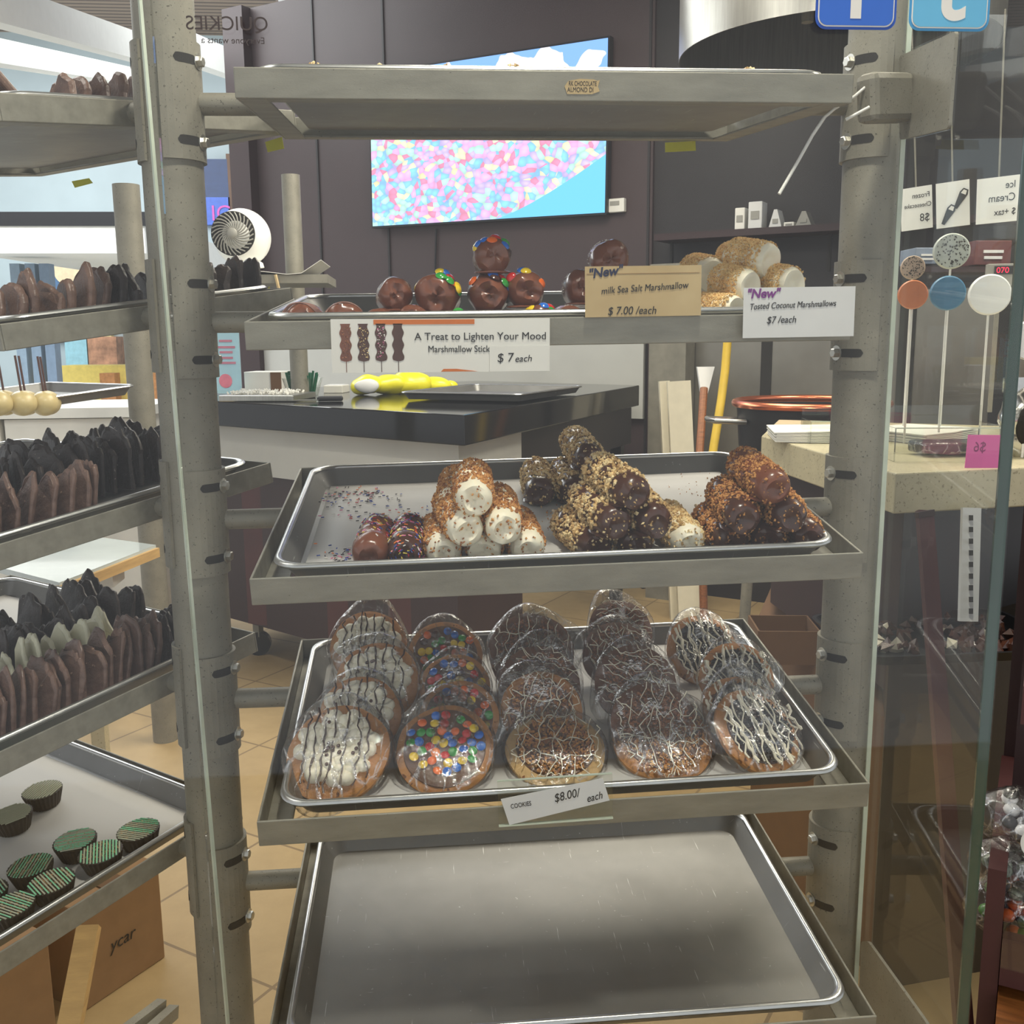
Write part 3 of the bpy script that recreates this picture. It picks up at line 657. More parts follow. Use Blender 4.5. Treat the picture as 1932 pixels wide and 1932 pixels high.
for i, (f, b, w, c, lab, g, bd) in enumerate(ST):
    mallow_stick(f, b, w, c, lab, seed=i, group=g, body=bd, cover=1.5 if bd == M['mallow'] else 1, stick=c != 'white_graham' and i not in (17,), mouth=.0 if bd == M['mallow'] else .62)
# loose sprinkles and crumbs
b = MB(); rnd = random.Random(5); m3 = shelf_mat(3)
for n, (x0, x1, y0, y1) in ((70, (600, 760, 925, 965)), (60, (625, 720, 915, 945)), (26, (600, 740, 965, 985)), (30, (625, 675, 1035, 1060)), (14, (580, 690, 1020, 1065)), (14, (760, 840, 940, 990))):
    for q in range(n):
        p = inv_w(m3, rnd.uniform(x0, x1), rnd.gauss((y0+y1)/2, (y1-y0)/4), PF+.0036); a = rnd.uniform(0, 6.28); t = Vector((math.cos(a), math.sin(a), .1*0))*.0021
        b.tube([p-t, p+t], .00075, 5, rnd.choice((0, 1, 2, 3, 4, 5, 5, 5, 2)))
tag(b.build('loose_sprinkles', SPR), 'rainbow sprinkles spilled on the left of the third tray', 'sprinkles', kind='stuff')
b = MB()
for q in range(90): b.chip(inv_w(m3, *rnd.choice([(rnd.uniform(1260, 1390), rnd.uniform(885, 945)), (rnd.uniform(960, 1090), rnd.uniform(900, 1000)), (rnd.uniform(1030, 1060), rnd.uniform(960, 1000))]), PF+.0036), rnd.uniform(.0006, .0017), rnd.randint(0, 2))
tag(b.build('loose_crumbs', M['graham']), 'fine brown crumbs scattered on the third tray', 'crumbs', kind='stuff')
b = MB(); m1_ = shelf_mat(1)
for px, n in ((594, 9), (712, 2), (832, 5), (968, 12), (1410, 8)):
    for q in range(n): b.chip(inv_v(m1_, px+rnd.uniform(-12, 12), 123+(px-443)*.0135-rnd.uniform(0, 7), .03), .0030, rnd.randint(0, 2))
tag(b.build('popcorn_crumbs', M['nut']), 'golden crumbs peeking over the top shelf lip', 'crumbs', kind='stuff')
# ---- second shelf
LENS = MB().lathe([(.0008, -.0024), (.0040, -.0017), (.0058, 0), (.0040, .0017), (.0008, .0024)], 14)
candy_mesh = {}
def candy(kind, parent, pos, nrm, s=1.0):
    if kind not in candy_mesh:
        o = LENS.build('candy_button', CANDY[kind], parent, smooth=True); candy_mesh[kind] = o.data
    else:
        o = bpy.data.objects.new('candy_button', candy_mesh[kind]); COL.objects.link(o); o.parent = parent
    o.matrix_local = Matrix.Translation(pos) @ Vector(nrm).to_track_quat('Z', 'Y').to_matrix().to_4x4() @ Matrix.Scale(s, 4); return o
def choc_mallow(px, py, v, rpx, label, candies=(), seed=0, stripes=False, lean=0, nonpareil=False):
    m = shelf_mat(2); c = inv_v(m, px, py, v); z = (c-CAM).dot(fw); r = rpx*z/FPX; rnd = random.Random(seed)
    t = thing('chocolate_marshmallow', label, 'marshmallow treat', axis_frame(c, Vector((rnd.uniform(-.2, .2)+lean, 1, 0))), 'chocolate dipped marshmallows on the second shelf')
    b = MB(); L = r*2.6
    prof = [(.0006, -r*.62), (r*.22, -r*.60), (r*.45, -r*.70), (r*.72, -r*.62), (r*.93, -r*.34), (r*1.0, 0), (r*1.0, r*.5), (r*.95, r*1.0), (r*.98, r*1.5), (r*.8, r*1.95), (r*.01, r*2.1)]
    def wob(q, a):
        n = noise.noise(Vector((q.x*38+seed*3, q.y*38, q.z*38))); n2 = noise.noise(Vector((q.x*85, q.y*85+seed, q.z*85)))
        return Vector((q.x*(1+.17*n+.05*n2), q.y*(1+.17*n+.05*n2), q.z+r*.22*n2+(r*.10*math.sin(2*a+7*min(1, math.hypot(q.x, q.y)/r)+seed) if q.z < -r*.3 else 0)))
    b.lathe(prof, 28, YZ, 0, wob)
    b.ball((0, 0, -r*.86), r, 9, None, 0, (1.08, .8, .13), .12, 30, seed)
    b.build('chocolate_body', M['milk'], t, smooth=True)
    for i, kd in enumerate(candies):
        a = R(90+rnd.uniform(-80, 80)); y = rnd.uniform(-.55, .1)*r; rq = r*(1.0 if y > -.1*r else .93 if y > -.34*r else .82)
        n = Vector((math.cos(a), rnd.uniform(-.9, -.2), math.sin(a))); candy(kd, t, (n.x*rq*1.06, y, n.z*rq*1.06), n, 1.15)
    if stripes:
        s = MB()
        for q in range(5):
            y = -r*.3+q*r*.30; s.tube([(r*1.03*math.cos(R(a)), y+.002*math.sin(a*.1), r*1.03*math.sin(R(a))) for a in range(25, 160, 9)], .0009, 5)
        s.build('drizzle', mat('pale drizzle', (150, 110, 96), .4), t)
    if nonpareil:
        s = MB()
        for q in range(70):
            a = R(rnd.uniform(10, 200)); y = rnd.uniform(.2, 1.2)*r; s.chip((r*1.02*math.cos(a), y, r*1.02*math.sin(a)), .0011)
        s.build('salt_flakes', M['white'], t, kind='stuff')
    MB().tube([(0, r*1.9, 0), (.002, r*1.9+.035, .004)], .002, 8).build('stick', M['white'], t)
CK = list(CC)
cm = 'chocolate dipped marshmallow '
DIP = [(568, 609, .06, 36, cm+'with pale stripes, far left of the bottom row', (), 0, True, 0), (650, 610, .06, 38, cm+'with pale stripes, second in the bottom row', (), 0, True, 0),
 (716, 611, .07, 31, cm+'plain, third in the bottom row', (), 0, False, 0), (779, 609, .07, 31, cm+'plain, fourth in the bottom row', (), 0, False, 0),
 (866, 612, .07, 28, cm+'behind the printed card, fifth in the bottom row', ('blue', 'red', 'brown', 'green'), 0, False, 0), (945, 618, .07, 28, cm+'behind the printed card, sixth in the bottom row', ('green', 'yellow'), 0, False, 0),
 (1020, 606, .07, 30, cm+'with bright candy on top, right end of the bottom row', ('yellow', 'orange', 'yellow', 'red', 'blue', 'green'), 0, False, 0), (1075, 607, .07, 30, cm+'with salt flakes, beside the kraft card', (), 0, False, 0),
 (745, 557, .10, 33, cm+'plain and round, left in the second row', (), 0, False, 0), (826, 558, .10, 42, cm+'large, crowned with green and yellow candy', ('green', 'green', 'yellow', 'yellow', 'yellow', 'green', 'yellow', 'blue', 'red', 'green', 'orange'), 0, False, .1),
 (923, 556, .10, 38, cm+'under the topmost one, with few candies', ('blue', 'orange', 'green', 'red', 'blue', 'brown'), 0, False, 0), (992, 548, .10, 36, cm+'right of centre in the second row', ('blue', 'yellow', 'yellow', 'orange', 'red'), 0, False, -.1),
 (1098, 544, .12, 34, cm+'with salt flakes, half hidden by the kraft card', (), 0, False, 0),
 (929, 484, .11, 34, cm+'topmost of the pile with blue candy', ('blue', 'blue', 'green', 'orange', 'red', 'brown', 'yellow', 'blue'), 0, False, 0), (1150, 490, .12, 37, cm+'with salt flakes, topmost behind the kraft card', (), 0, False, .2)]
for i, (px, py, v, rp, lab, cd_, _, st, le) in enumerate(DIP): choc_mallow(px, py, v, rp, lab, cd_, i, st, le, 'salt' in lab)
def coco(fx, fy, bx, by, v0, v1, rp, label, seed):
    m = shelf_mat(2); F, B = inv_v(m, fx, fy, v0), inv_v(m, bx, by, v1); r = rp*(F-CAM).dot(fw)/FPX; L = max((B-F).length, .05); d = (B-F).normalized(); rnd = random.Random(seed); random.seed(seed)
    t = thing('coconut_marshmallow', label, 'marshmallow treat', axis_frame(F, d), 'toasted coconut marshmallows')
    prof = [(.001, .006), (r*.35, .005), (r*.6, .001), (r*.82, .001), (r*.97, .008)]+[(r*(1+.03*math.cos(q)), .012+(L-.012)*q/8) for q in range(1, 8)]+[(r*.9, L+.004), (r*.4, L+.008), (.001, L+.008)]
    MB().lathe(prof, 26, YZ, 0, lambda q, a: Vector((q.x, q.y, q.z+.003*noise.noise(Vector((q.x*60+seed, q.y*60, 0)))))).build('marshmallow', M['mallow'], t, smooth=True)
    b = MB()
    for q in range(3300):
        y = rnd.uniform(.006, L+.004); a = rnd.uniform(0, 6.28)
        if y < .016 and rnd.random() < .6: continue
        b.chip((r*1.02*math.cos(a), y, r*1.02*math.sin(a)), rnd.uniform(.0012, .0022), 0 if rnd.random() < .8 else 1, .5)
    b.build('coconut_coating', M['coconut'], t, kind='stuff')
cl = 'toasted coconut marshmallow, '
coco(1456, 494, 1392, 484, .12, .165, 35, cl+'topmost with its white face to the front', 1); coco(1418, 541, 1362, 532, .10, .145, 33, cl+'below left of the topmost one', 2)
coco(1500, 537, 1448, 530, .10, .145, 33, cl+'right end, behind the white card', 3); coco(1392, 586, 1330, 582, .08, .12, 29, cl+'lowest, between the two handwritten cards', 4)
coco(1345, 522, 1318, 516, .20, .24, 36, cl+'brownest, at the back behind the kraft card', 5); coco(1392, 490, 1380, 486, .21, .26, 30, cl+'in shade right behind the topmost one', 6)
# ---- bagged cookies
def cookie(px, py, Rpx, lean, kind, label, seed, turn=0, roll=0, w=None):
    m = shelf_mat(4); rnd = random.Random(seed); random.seed(seed)
    Rr = .054; la = R(lean)
    for _ in range(3):
        w = PF+.004+Rr*math.sin(la)*.95; c = inv_w(m, px, py, w); Rr = (.99 if seed in (1, 10, 20, 30, 40) else .93)*Rpx*(c-CAM).dot(fw)/FPX
    lc = m.inverted() @ c; c = c+(m.to_3x3() @ Vector((0, 1, 0))).normalized()*max(0, .056+Rr*math.cos(la)-lc.y)
    mw = Matrix.Translation(c) @ m.to_quaternion().to_matrix().to_4x4() @ Matrix.Rotation(R(turn), 4, 'Z') @ Matrix.Rotation(la, 4, 'X') @ Matrix.Rotation(R(roll), 4, 'Y')
    t = thing('wrapped_cookie', label, 'cookie', mw, 'bagged cookies on the fourth shelf'); th = .012
    def out(a): return Rr*(1+.035*noise.noise(Vector((math.cos(a)*1.6, math.sin(a)*1.6, seed*2.3))))
    def disc(rs, zs, n=40, nz=.0012, f=60):
        rings = []
        for rr, z in zip(rs, zs):
            rings.append([Vector((rr*out(a)*math.cos(a), rr*out(a)*math.sin(a), z+nz*noise.noise(Vector((rr*out(a)*math.cos(a)*f, rr*out(a)*math.sin(a)*f, seed+z*20))))) for a in (2*math.pi*j/n for j in range(n))])
        return MB().loft(rings)
    cm = {'toffee_pale': M['cookie_pale'], 'toffee': M['cookie_dark']}.get(kind, M['cookie'])
    disc((.5, .9, .99, 1.0, .93, .8, .6, .4, .2, .02), (-th, -th, -th*.7, -th*.2, .0, .0018, .003, .0035, .0038, .004)).build('cookie_base', cm, t, smooth=True)
    top = .0045
    def zig(b, n, rad, z, x0, x1, ang, amp=.004, mi=0):
        ca, sa = math.cos(ang), math.sin(ang)
        for q in range(n):
            x = x0+(x1-x0)*(q+rnd.uniform(-.3, .3))/max(1, n-1); h = math.sqrt(max(.0001, 1-x*x))*rnd.uniform(.8, .95); pts = []
            for s in range(13):
                y = -h+2*h*s/12; xx = x+amp/Rr*noise.noise(Vector((s*.5, q*3.1, seed)))*2.2
                u, v_ = (xx*ca-y*sa)*Rr, (xx*sa+y*ca)*Rr; pts.append((u, v_, z+.0012*noise.noise(Vector((u*60, v_*60, 1)))))
            b.tube(pts, [rad*rnd.uniform(.7, 1.3)*(1+.5*noise.noise(Vector((s*.9, q, seed)))) for s in range(13)], 6, mi)
    if kind == 'mallow':
        b = MB()
        for q in range(46):
            a, rr = q*2.4, math.sqrt((q+.5)/46)*.70*Rr; s = rnd.uniform(.008, .0112)
            b.ball((rr*math.cos(a)*1.05, rr*math.sin(a)*.95+.002, top+.002), s, 8, None, 0, (1.1, 1, .95), .22, 90, q+seed)
        b.build('marshmallow_topping', M['mallow'], t, smooth=True)
        d = MB(); zig(d, 7, .0011, top+.0115, -.62, .62, 0, .003); d.build('chocolate_drizzle', M['drizzle_dark'], t, smooth=True)
        c_ = MB()
        for q in range(15): a, rr = rnd.uniform(0, 6.28), rnd.random()*.55*Rr; c_.ball((rr*math.cos(a), rr*math.sin(a), top+.0118), .0024, 6, None, 0, (1, 1, .8))
        c_.build('chocolate_chips', M['dark_choc'], t, smooth=True)
    elif kind == 'candy':
        rs = (.86, .84, .7, .4, .02); disc(rs, (top-.006, top-.001, top+.001, top+.0015, top+.002), 40, .0012, 50).build('icing', M['icing'], t, smooth=True)
        pts = []
        for q in range(900):
            if len(pts) > (52 if seed == 10 else 30): break
            a, rr = rnd.uniform(0, 6.28), math.sqrt(rnd.random())*.76; p = Vector((rr*math.cos(a)*Rr, rr*math.sin(a)*Rr*.85+.004, top+.0032))
            if all((p-o_).length > .0100 for o_ in pts): pts.append(p)
        for p in pts: candy(rnd.choice(('red', 'orange', 'orange', 'yellow', 'yellow', 'green', 'green', 'blue', 'blue', 'brown')), t, p, (rnd.uniform(-.3, .3), rnd.uniform(-.3, .3), 1), 1.0)
    else:
        ms = M['oreo'] if kind == 'oreo' else M['toffee'] if kind == 'toffee' else M['toffee']+M['graham'][:1] if kind == 'toffee_mid' else M['graham'][:2]+M['toffee'][1:]
        disc((.80, .78, .5, .02), (top-.004, top-.001, top+.0005, top+.0008)).build('icing', M['icing'] if kind != 'oreo' else M['dark_choc'], t, smooth=True)
        b = MB(); lim = .78 if kind != 'toffee_orange' else .94
        for q in range(950):
            a, rr = rnd.uniform(0, 6.28), math.sqrt(rnd.random())*lim*Rr; b.chip((rr*math.cos(a), rr*math.sin(a), top+.0012+rnd.uniform(0, .002)), rnd.uniform(.0012, .0030), rnd.randint(0, len(ms)-1), .8)
        b.build('crumb_topping', ms, t, kind='stuff')
        d = MB(); zig(d, 11 if kind == 'oreo' else 8, .0011 if kind == 'oreo' else .0006, top+.005, -.8, .8, rnd.uniform(-.3, .3)+(1.2 if seed % 2 and kind != 'oreo' else 0), .005)
        if kind == 'oreo': zig(d, 4, .0021, top+.0048, -.7, .8, .15, .004)
        else: zig(d, 4, .0006, top+.005, -.8, .8, 1.4, .008)
        d.build('white_drizzle', M['drizzle_white'], t, smooth=True)
    # crumpled clear bag
    b = MB(); nr, na = 14, 54; rings = []
    for i in range(nr+1):
        ph = i/nr; rr = 1.07*math.sin(min(1, ph*1.02)*math.pi*.5)**.8 if i else .02
        ring = []
        for j in range(na):
            a = 2*math.pi*j/na; pull = 1+max(0, math.sin(a))**6*.16+max(0, math.cos(a+.9+seed))**8*.22
            x, y = rr*pull*out(a)*math.cos(a), rr*pull*out(a)*math.sin(a)
            z = (.0185 if kind == 'mallow' else .0125)*(1-ph**3)-.004*ph**6
            z += (.0032*noise.noise(Vector((x*38, y*38, seed*4)))+.0035*abs(noise.noise(Vector((x*90+seed, y*24, 5)))))*(.5+1.3*ph)
            ring.append(Vector((x, y, z)))
        rings.append(ring)
    rings.append([Vector((v.x*.95, v.y*.95, -th-.002)) for v in rings[-1]])
    rings.append([Vector((v.x*.3, v.y*.3, -th-.003)) for v in rings[-1]])
    b.loft(rings).build('clear_bag', M['wrap'], t, smooth=True); return t
MC, CB, TP, TD, OC = ('cookie piled with marshmallow, ', 'cookie with bright candy buttons, ', 'pale edged cookie with brown crumbs and drizzle, ', 'brown crumb cookie with white drizzle, ', 'black crumb cookie with white drizzle, ')
CO = [(695, 1222, 78, 48, 'mallow', MC+'rear of the left column', 4), (712, 1286, 84, 48, 'mallow', MC+'third from the front', 3), (678, 1350, 84, 42, 'mallow', MC+'right behind the front one', 2),
 (840, 1238, 76, 46, 'candy', CB+'rear of the second column', 14), (858, 1296, 72, 44, 'candy', CB+'third from the front', 13), (866, 1356, 82, 42, 'candy', CB+'right behind the front one', 12),
 (1003, 1232, 88, 46, 'toffee', TP+'rear of the middle column', 24), (1020, 1292, 84, 46, 'toffee', TP+'third from the front', 23), (1022, 1340, 84, 44, 'toffee_mid', TP+'second from the front', 22),
 (1172, 1188, 66, 46, 'toffee', TD+'rearmost of the fourth column', 35), (1166, 1236, 72, 46, 'toffee', TD+'fourth from the front', 34), (1200, 1290, 84, 46, 'toffee', TD+'third from the front', 33), (1238, 1366, 92, 40, 'toffee', TD+'right behind the orange front one', 32),
 (1328, 1226, 76, 44, 'oreo', OC+'rear of the right column', 44), (1390, 1280, 76, 48, 'oreo', OC+'third from the front', 43), (1400, 1344, 80, 40, 'oreo', OC+'right behind the front one', 42),
 (636, 1428, 100, 34, 'mallow', MC+'large at the front left corner', 1), (840, 1428, 95, 32, 'candy', CB+'large at the front beside the marshmallow one', 10),
 (1056, 1442, 98, 16, 'toffee_pale', TP+'front, behind the price holder', 20), (1268, 1430, 100, 22, 'toffee_orange', 'orange brown crumb cookie with white drizzle at the front', 30), (1452, 1412, 92, 34, 'oreo', OC+'large at the front right corner', 40)]
for px, py, rp, le, kd, lab, sd in CO: cookie(px, py, rp, le, kd, lab, sd, turn={40: 14, 1: -6}.get(sd, random.uniform(-8, 8)), roll={40: 10, 1: -6}.get(sd, 0))
# ---- left rack: bark
def bark(m, x, y, w, h, t, yaw, lean, ms, label, group, seed):
    rnd = random.Random(seed); pts = [(-w/2, 0), (w/2, 0), (w/2*rnd.uniform(.85, 1.05), h*rnd.uniform(.45, .6))]; n = 11; pk = rnd.uniform(.2, .8); kx = rnd.uniform(1.2, 2.6)
    for q in range(n): f = 1-q/(n-1); pts.append(((f-.5)*w*.9, h*(.60+.38*math.exp(-((f-pk)*kx)**2)+rnd.uniform(-.045, .045)-(.08 if q in (0, n-1) else 0))))
    pts.append((-w/2*rnd.uniform(.9, 1.05), h*.5))
    b = MB(); yy = (-t/2, -t*.2, t*.2, t/2)
    b.loft([[Vector((px_*s, y_+.0035*noise.noise(Vector((px_*60, z_*60, seed+y_*90))), z_*s)) for px_, z_ in pts] for y_, s in zip(yy, (.93, 1, 1, .93))])
    o = b.build('chocolate_bark', ms, mw=m @ Matrix.Translation((x, y, PF+.003)) @ Matrix.Rotation(R(yaw), 4, 'Z') @ Matrix.Rotation(R(lean), 4, 'X'), bevel=.0012)
    return tag(o, label, 'chocolate bark', group)
rnd = random.Random(11)
def bark_row(k, x, y0, y1, n, w, h, ms, label, group, yaw=(-12, 12), lean=(-22, -8), t=.0075):
    for q in range(n):
        y = y0+(y1-y0)*q/max(1, n-1)+rnd.uniform(-.002, .002)
        bark(left_mat(k), x+rnd.uniform(-.006, .006), y, w*rnd.uniform(.85, 1.1), h*rnd.uniform(.85, 1.12), t, rnd.uniform(*yaw), rnd.uniform(*lean), ms if not isinstance(ms, list) else rnd.choice(ms), label, group, rnd.random()*900)
bark_row(1, .27, .13, .31, 8, .055, .062, [M['bark'], M['bark_dark'], M['bark']], 'jagged bark piece standing in the top left tray', 'bark pieces in the top left tray', t=.011)
for y in (.055, .085): bark(left_mat(1), .27, y, .035, .115, .012, 0, 38, M['bark'], 'long leaning bark bar at the top left corner', 'leaning bark bars', y*100)
bark_row(2, .27, .03, .18, 7, .06, .074, M['bark'], 'milk chocolate bark piece, left half of the second left tray', 'milk bark in the second left tray', t=.012)
bark_row(2, .27, .20, .44, 9, .06, .072, M['bark_dark'], 'dark chocolate bark piece, right half of the second left tray', 'dark bark in the second left tray', t=.012)
bark_row(3, .27, .02, .20, 9, .06, .082, M['bark'], 'brown bark piece at the front edge of the third left tray', 'front brown bark in the third left tray')
bark_row(3, .17, .03, .42, 17, .07, .09, M['bark_dark'], 'black nut bark piece in the second row of the third left tray', 'second row of dark bark, third left tray')
bark_row(3, .07, .05, .42, 15, .07, .095, M['bark_dark'], 'black nut bark piece in the rear row of the third left tray', 'rear row of dark bark, third left tray')
bark_row(4, .265, .01, .33, 21, .06, .083, M['bark'], 'milk bark piece in the front row of the fourth left tray', 'front row of milk bark, fourth left tray')
bark_row(4, .265, .35, .44, 6, .07, .085, M['bark_dark'], 'dark bark piece ending the front row of the fourth left tray', 'dark bark ending the front row')
bark_row(4, .185, .02, .31, 14, .06, .082, M['bark_white'], 'white bark piece in the pale row of the fourth left tray', 'row of white bark, fourth left tray')
bark_row(4, .10, .04, .42, 17, .07, .08, M['bark_dark'], 'dark bark piece right behind the white row', 'dark bark behind the white row')
bark_row(4, .0, .06, .42, 15, .07, .08, M['bark_dark'], 'dark bark piece in the rearmost row of the fourth left tray', 'rearmost dark bark, fourth left tray')
# ---- cups on the lowest left tray
def cup(px, py, top, label, seed):
    m = left_mat(5); rnd = random.Random(seed); c = inv_w(m, px, py, PF+.026); r = .0305
    lo = m.inverted() @ c; lo.x = min(lo.x, .284 if lo.x > .28 else .221); lo.y = max(lo.y, .078); mw = m @ Matrix.Translation((lo.x, lo.y, PF+.0035)); t = thing('chocolate_cup', label, 'chocolate cup', mw, 'drizzled chocolate cups')
    n = 56
    def wob(v, a): f = 1+.022*math.cos(a*28); return Vector((v.x*f, v.y*f, v.z))
    MB().lathe([(r*.02, 0), (r*.74, 0), (r*.76, .001), (r*.98, .0225), (r*1.0, .026), (r*.96, .0262)], n*2, None, 0, wob).build('paper_case', M['cup'], t)
    MB().lathe([(r*.94, .021), (r*.93, .0245), (r*.5, .0255), (r*.02, .026)], 40).build('filling', M['cup'], t, smooth=True)
    b = MB(); ang = rnd.uniform(0, 3)
    for q in range(13):
        x = -.85+1.7*q/12; h = math.sqrt(1-x*x)*.92; pts = []
        for s in range(9):
            y = -h+2*h*s/8; xx = x+.06*noise.noise(Vector((s, q*2, seed))); pts.append(((xx*math.cos(ang)-y*math.sin(ang))*r, (xx*math.sin(ang)+y*math.cos(ang))*r, .0268))
        b.tube(pts, .0012, 5, 1 if top and rnd.random() < .5 else 0)
    ml = [M['sage'], M['mint']]
    if top:
        ml.append(M['tan_crumb'])
        for q in range(200): a, rr = rnd.uniform(0, 6.28), math.sqrt(rnd.random())*r*.85; b.chip((rr*math.cos(a), rr*math.sin(a), .0268), .0013, 2, .5)
    b.build('drizzle', ml, t)
cup(80, 1494, 0, 'plain striped chocolate cup at the back of the papered left tray', 1); cup(22, 1540, 0, 'plain striped chocolate cup at the left photo edge', 2)
for i, (px, py, l) in enumerate(((268, 1572, 'rightmost'), (165, 1600, 'second row, upper'), (212, 1622, 'next to the rim, upper'), (72, 1645, 'left of centre'), (122, 1680, 'next to the rim, middle'), (36, 1722, 'lowest by the rim'), (-6, 1702, 'cut by the left photo edge'))):
    cup(px, py, 1, 'green drizzled chocolate cup, '+l, 5+i)
# bark in the tray end behind the left pole
# ------------------------------------------------------------------ kitchen behind the rack
UP = Vector((0, 0, 1))
def polyslab(pts, z0, z1): return MB().loft([[Vector((p.x, p.y, z0)) for p in pts], [Vector((p.x, p.y, z1)) for p in pts]])
# screen on the wall
jb = NT('screen picture'); tcn = jb.n('ShaderNodeTexCoord'); sp = jb.n('ShaderNodeSeparateXYZ'); jb.l(tcn.outputs['Object'], sp.inputs[0])
def mth(op, a, b=None):
    x = jb.n('ShaderNodeMath', operation=op)
    for i, v in enumerate((a, b)):
        if v is None: continue
        if isinstance(v, (int, float)): x.inputs[i].default_value = v
        else: jb.l(v, x.inputs[i])
    return x.outputs[0]
vo = jb.n('ShaderNodeTexVoronoi'); mpn = jb.n('ShaderNodeMapping'); mpn.inputs['Scale'].default_value = (5.2, 1, 7.0); mpn.inputs['Location'].default_value = (3.3, 0.5, 1.7); jb.l(tcn.outputs['Object'], mpn.inputs[0])
nzv = jb.n('ShaderNodeTexNoise'); nzv.inputs['Scale'].default_value = 5; jb.l(tcn.outputs['Object'], nzv.inputs['Vector'])
vm = jb.n('ShaderNodeVectorMath', operation='MULTIPLY_ADD'); jb.l(nzv.outputs['Color'], vm.inputs[0]); vm.inputs[1].default_value = (.6, .0, .6); jb.l(mpn.outputs[0], vm.inputs[2]); jb.l(vm.outputs[0], vo.inputs['Vector'])
spc = jb.n('ShaderNodeSeparateColor'); jb.l(vo.outputs['Color'], spc.inputs[0])
rp = jb.ramp(spc.outputs[0], [(0, lin((90, 200, 250))), (.24, lin((90, 190, 245))), (.25, lin((240, 170, 230))), (.45, lin((236, 150, 205))), (.46, lin((170, 240, 215))), (.6, lin((160, 235, 200))), (.61, lin((190, 170, 240))), (.76, lin((200, 180, 245))), (.77, lin((240, 240, 180))), (.88, lin((238, 232, 150))), (.89, lin((235, 110, 150)))])
rp.node.color_ramp.interpolation = 'CONSTANT'
sh = jb.n('ShaderNodeMapRange'); sh.inputs[1].default_value = .15; sh.inputs[2].default_value = .75; sh.inputs[3].default_value = 1.08; sh.inputs[4].default_value = .62; jb.l(vo.outputs['Distance'], sh.inputs[0])
mxs = jb.n('ShaderNodeMix', data_type='RGBA', blend_type='MULTIPLY'); mxs.inputs[0].default_value = 1; jb.l(rp, mxs.inputs[6]); jb.l(sh.outputs[0], mxs.inputs[7])
def mixc(fac, a, c):
    x = jb.n('ShaderNodeMix', data_type='RGBA'); jb.l(fac, x.inputs[0]); jb.l(a, x.inputs[6]); x.inputs[7].default_value = (*lin(c), 1); return x.outputs[2]
# picture coordinates: x 0..1.43 to the right, z 0..0.8 up
mxw = jb.n('ShaderNodeMix', data_type='RGBA'); mxw.inputs[0].default_value = .22; jb.l(mxs.outputs[2], mxw.inputs[6]); mxw.inputs[7].default_value = (.85, .75, .95, 1); mxs = mxw
bowl = mth('LESS_THAN', sp.outputs[2], mth('MULTIPLY', mth('POWER', mth('MAXIMUM', mth('SUBTRACT', sp.outputs[0], .80), 0), 1.3), .50))
c1_ = mixc(bowl, mxs.outputs[2], (110, 190, 240))
sky = mth('GREATER_THAN', sp.outputs[2], .55)
c2_ = mixc(sky, c1_, (126, 170, 240))
puff = jb.n('ShaderNodeTexNoise'); puff.inputs['Scale'].default_value = 5; jb.l(tcn.outputs['Object'], puff.inputs['Vector'])
pf = mth('MULTIPLY', mth('GREATER_THAN', puff.outputs[0], .58), sky); c3_ = mixc(pf, c2_, (236, 226, 240))
em = jb.n('ShaderNodeEmission'); em.inputs[1].default_value = 1.0; jb.l(c3_, em.inputs[0]); jb.l(em.outputs[0], jb.out.inputs[0])
tvo = .06
ta, tb, tc_ = on_wall(704, 427, tvo).translation, on_wall(1141, 401, tvo).translation, on_wall(702, 155, tvo).translation
tw, thh = (tb-ta).length, .80; tz = ta.z
tv = thing('wall_screen', 'wide flat wall screen showing bright pastel jelly beans', 'screen', frame_from(ta, tb-ta, UP))
MB().box((tw/2, .02, thh/2), (tw+.02, .04, thh+.02)).build('housing', M['black'], tv)
MB().box((tw/2, -.002, thh/2), (tw, .004, thh)).build('display', jb.m, tv)
o = MB().tube([on_wall(823, 432, .01).translation, on_wall(822, 470, .008).translation, on_wall(820, 560, .008).translation], .005, 6).build('power_cord', M['black']); tag(o, 'thin black cord running down the wall below the screen', 'cord')
def wallbox(px0, py0, px1, py1, off, dep, m, name, label, cat, group=None):
    u0, z1 = wall_px(px0, py0, off); u1, z0 = wall_px(px1, py1, off)
    o = MB().box(((u0+u1)/2, 0, (z0+z1)/2), (abs(u1-u0), dep, abs(z1-z0))).build(name, m, mw=wall_m(0, 0, off)); return tag(o, label, cat, group) if label else o
t = thing('wall_thermostat', 'small white box on the dark wall right of the screen', 'wall switch', on_wall(1162, 388, .02))
MB().box((0, 0, 0), (.10, .03, .065)).build('cover', M['white'], t, bevel=.004); MB().box((0, -.016, .01), (.05, .003, .02)).build('display', M['grille'], t)
struct(wallbox(455, 618, 1214, 790, .02, .02, M['laminate'], 'trim_4', None, None))
struct(wallbox(1234, 560, 2250, 1010, .02, .02, M['steel_wall'], 'trim_5', None, None))
for px in (1440, 1700, 1880): struct(wallbox(px, 560, px+4, 1010, .034, .006, M['dark'], 'trim_6', None, None))
o = wallbox(1236, 500, 1292, 1140, .10, .12, M['steel'], 'steel_post', 'square grey post beside the leaning ivory boards', 'post')
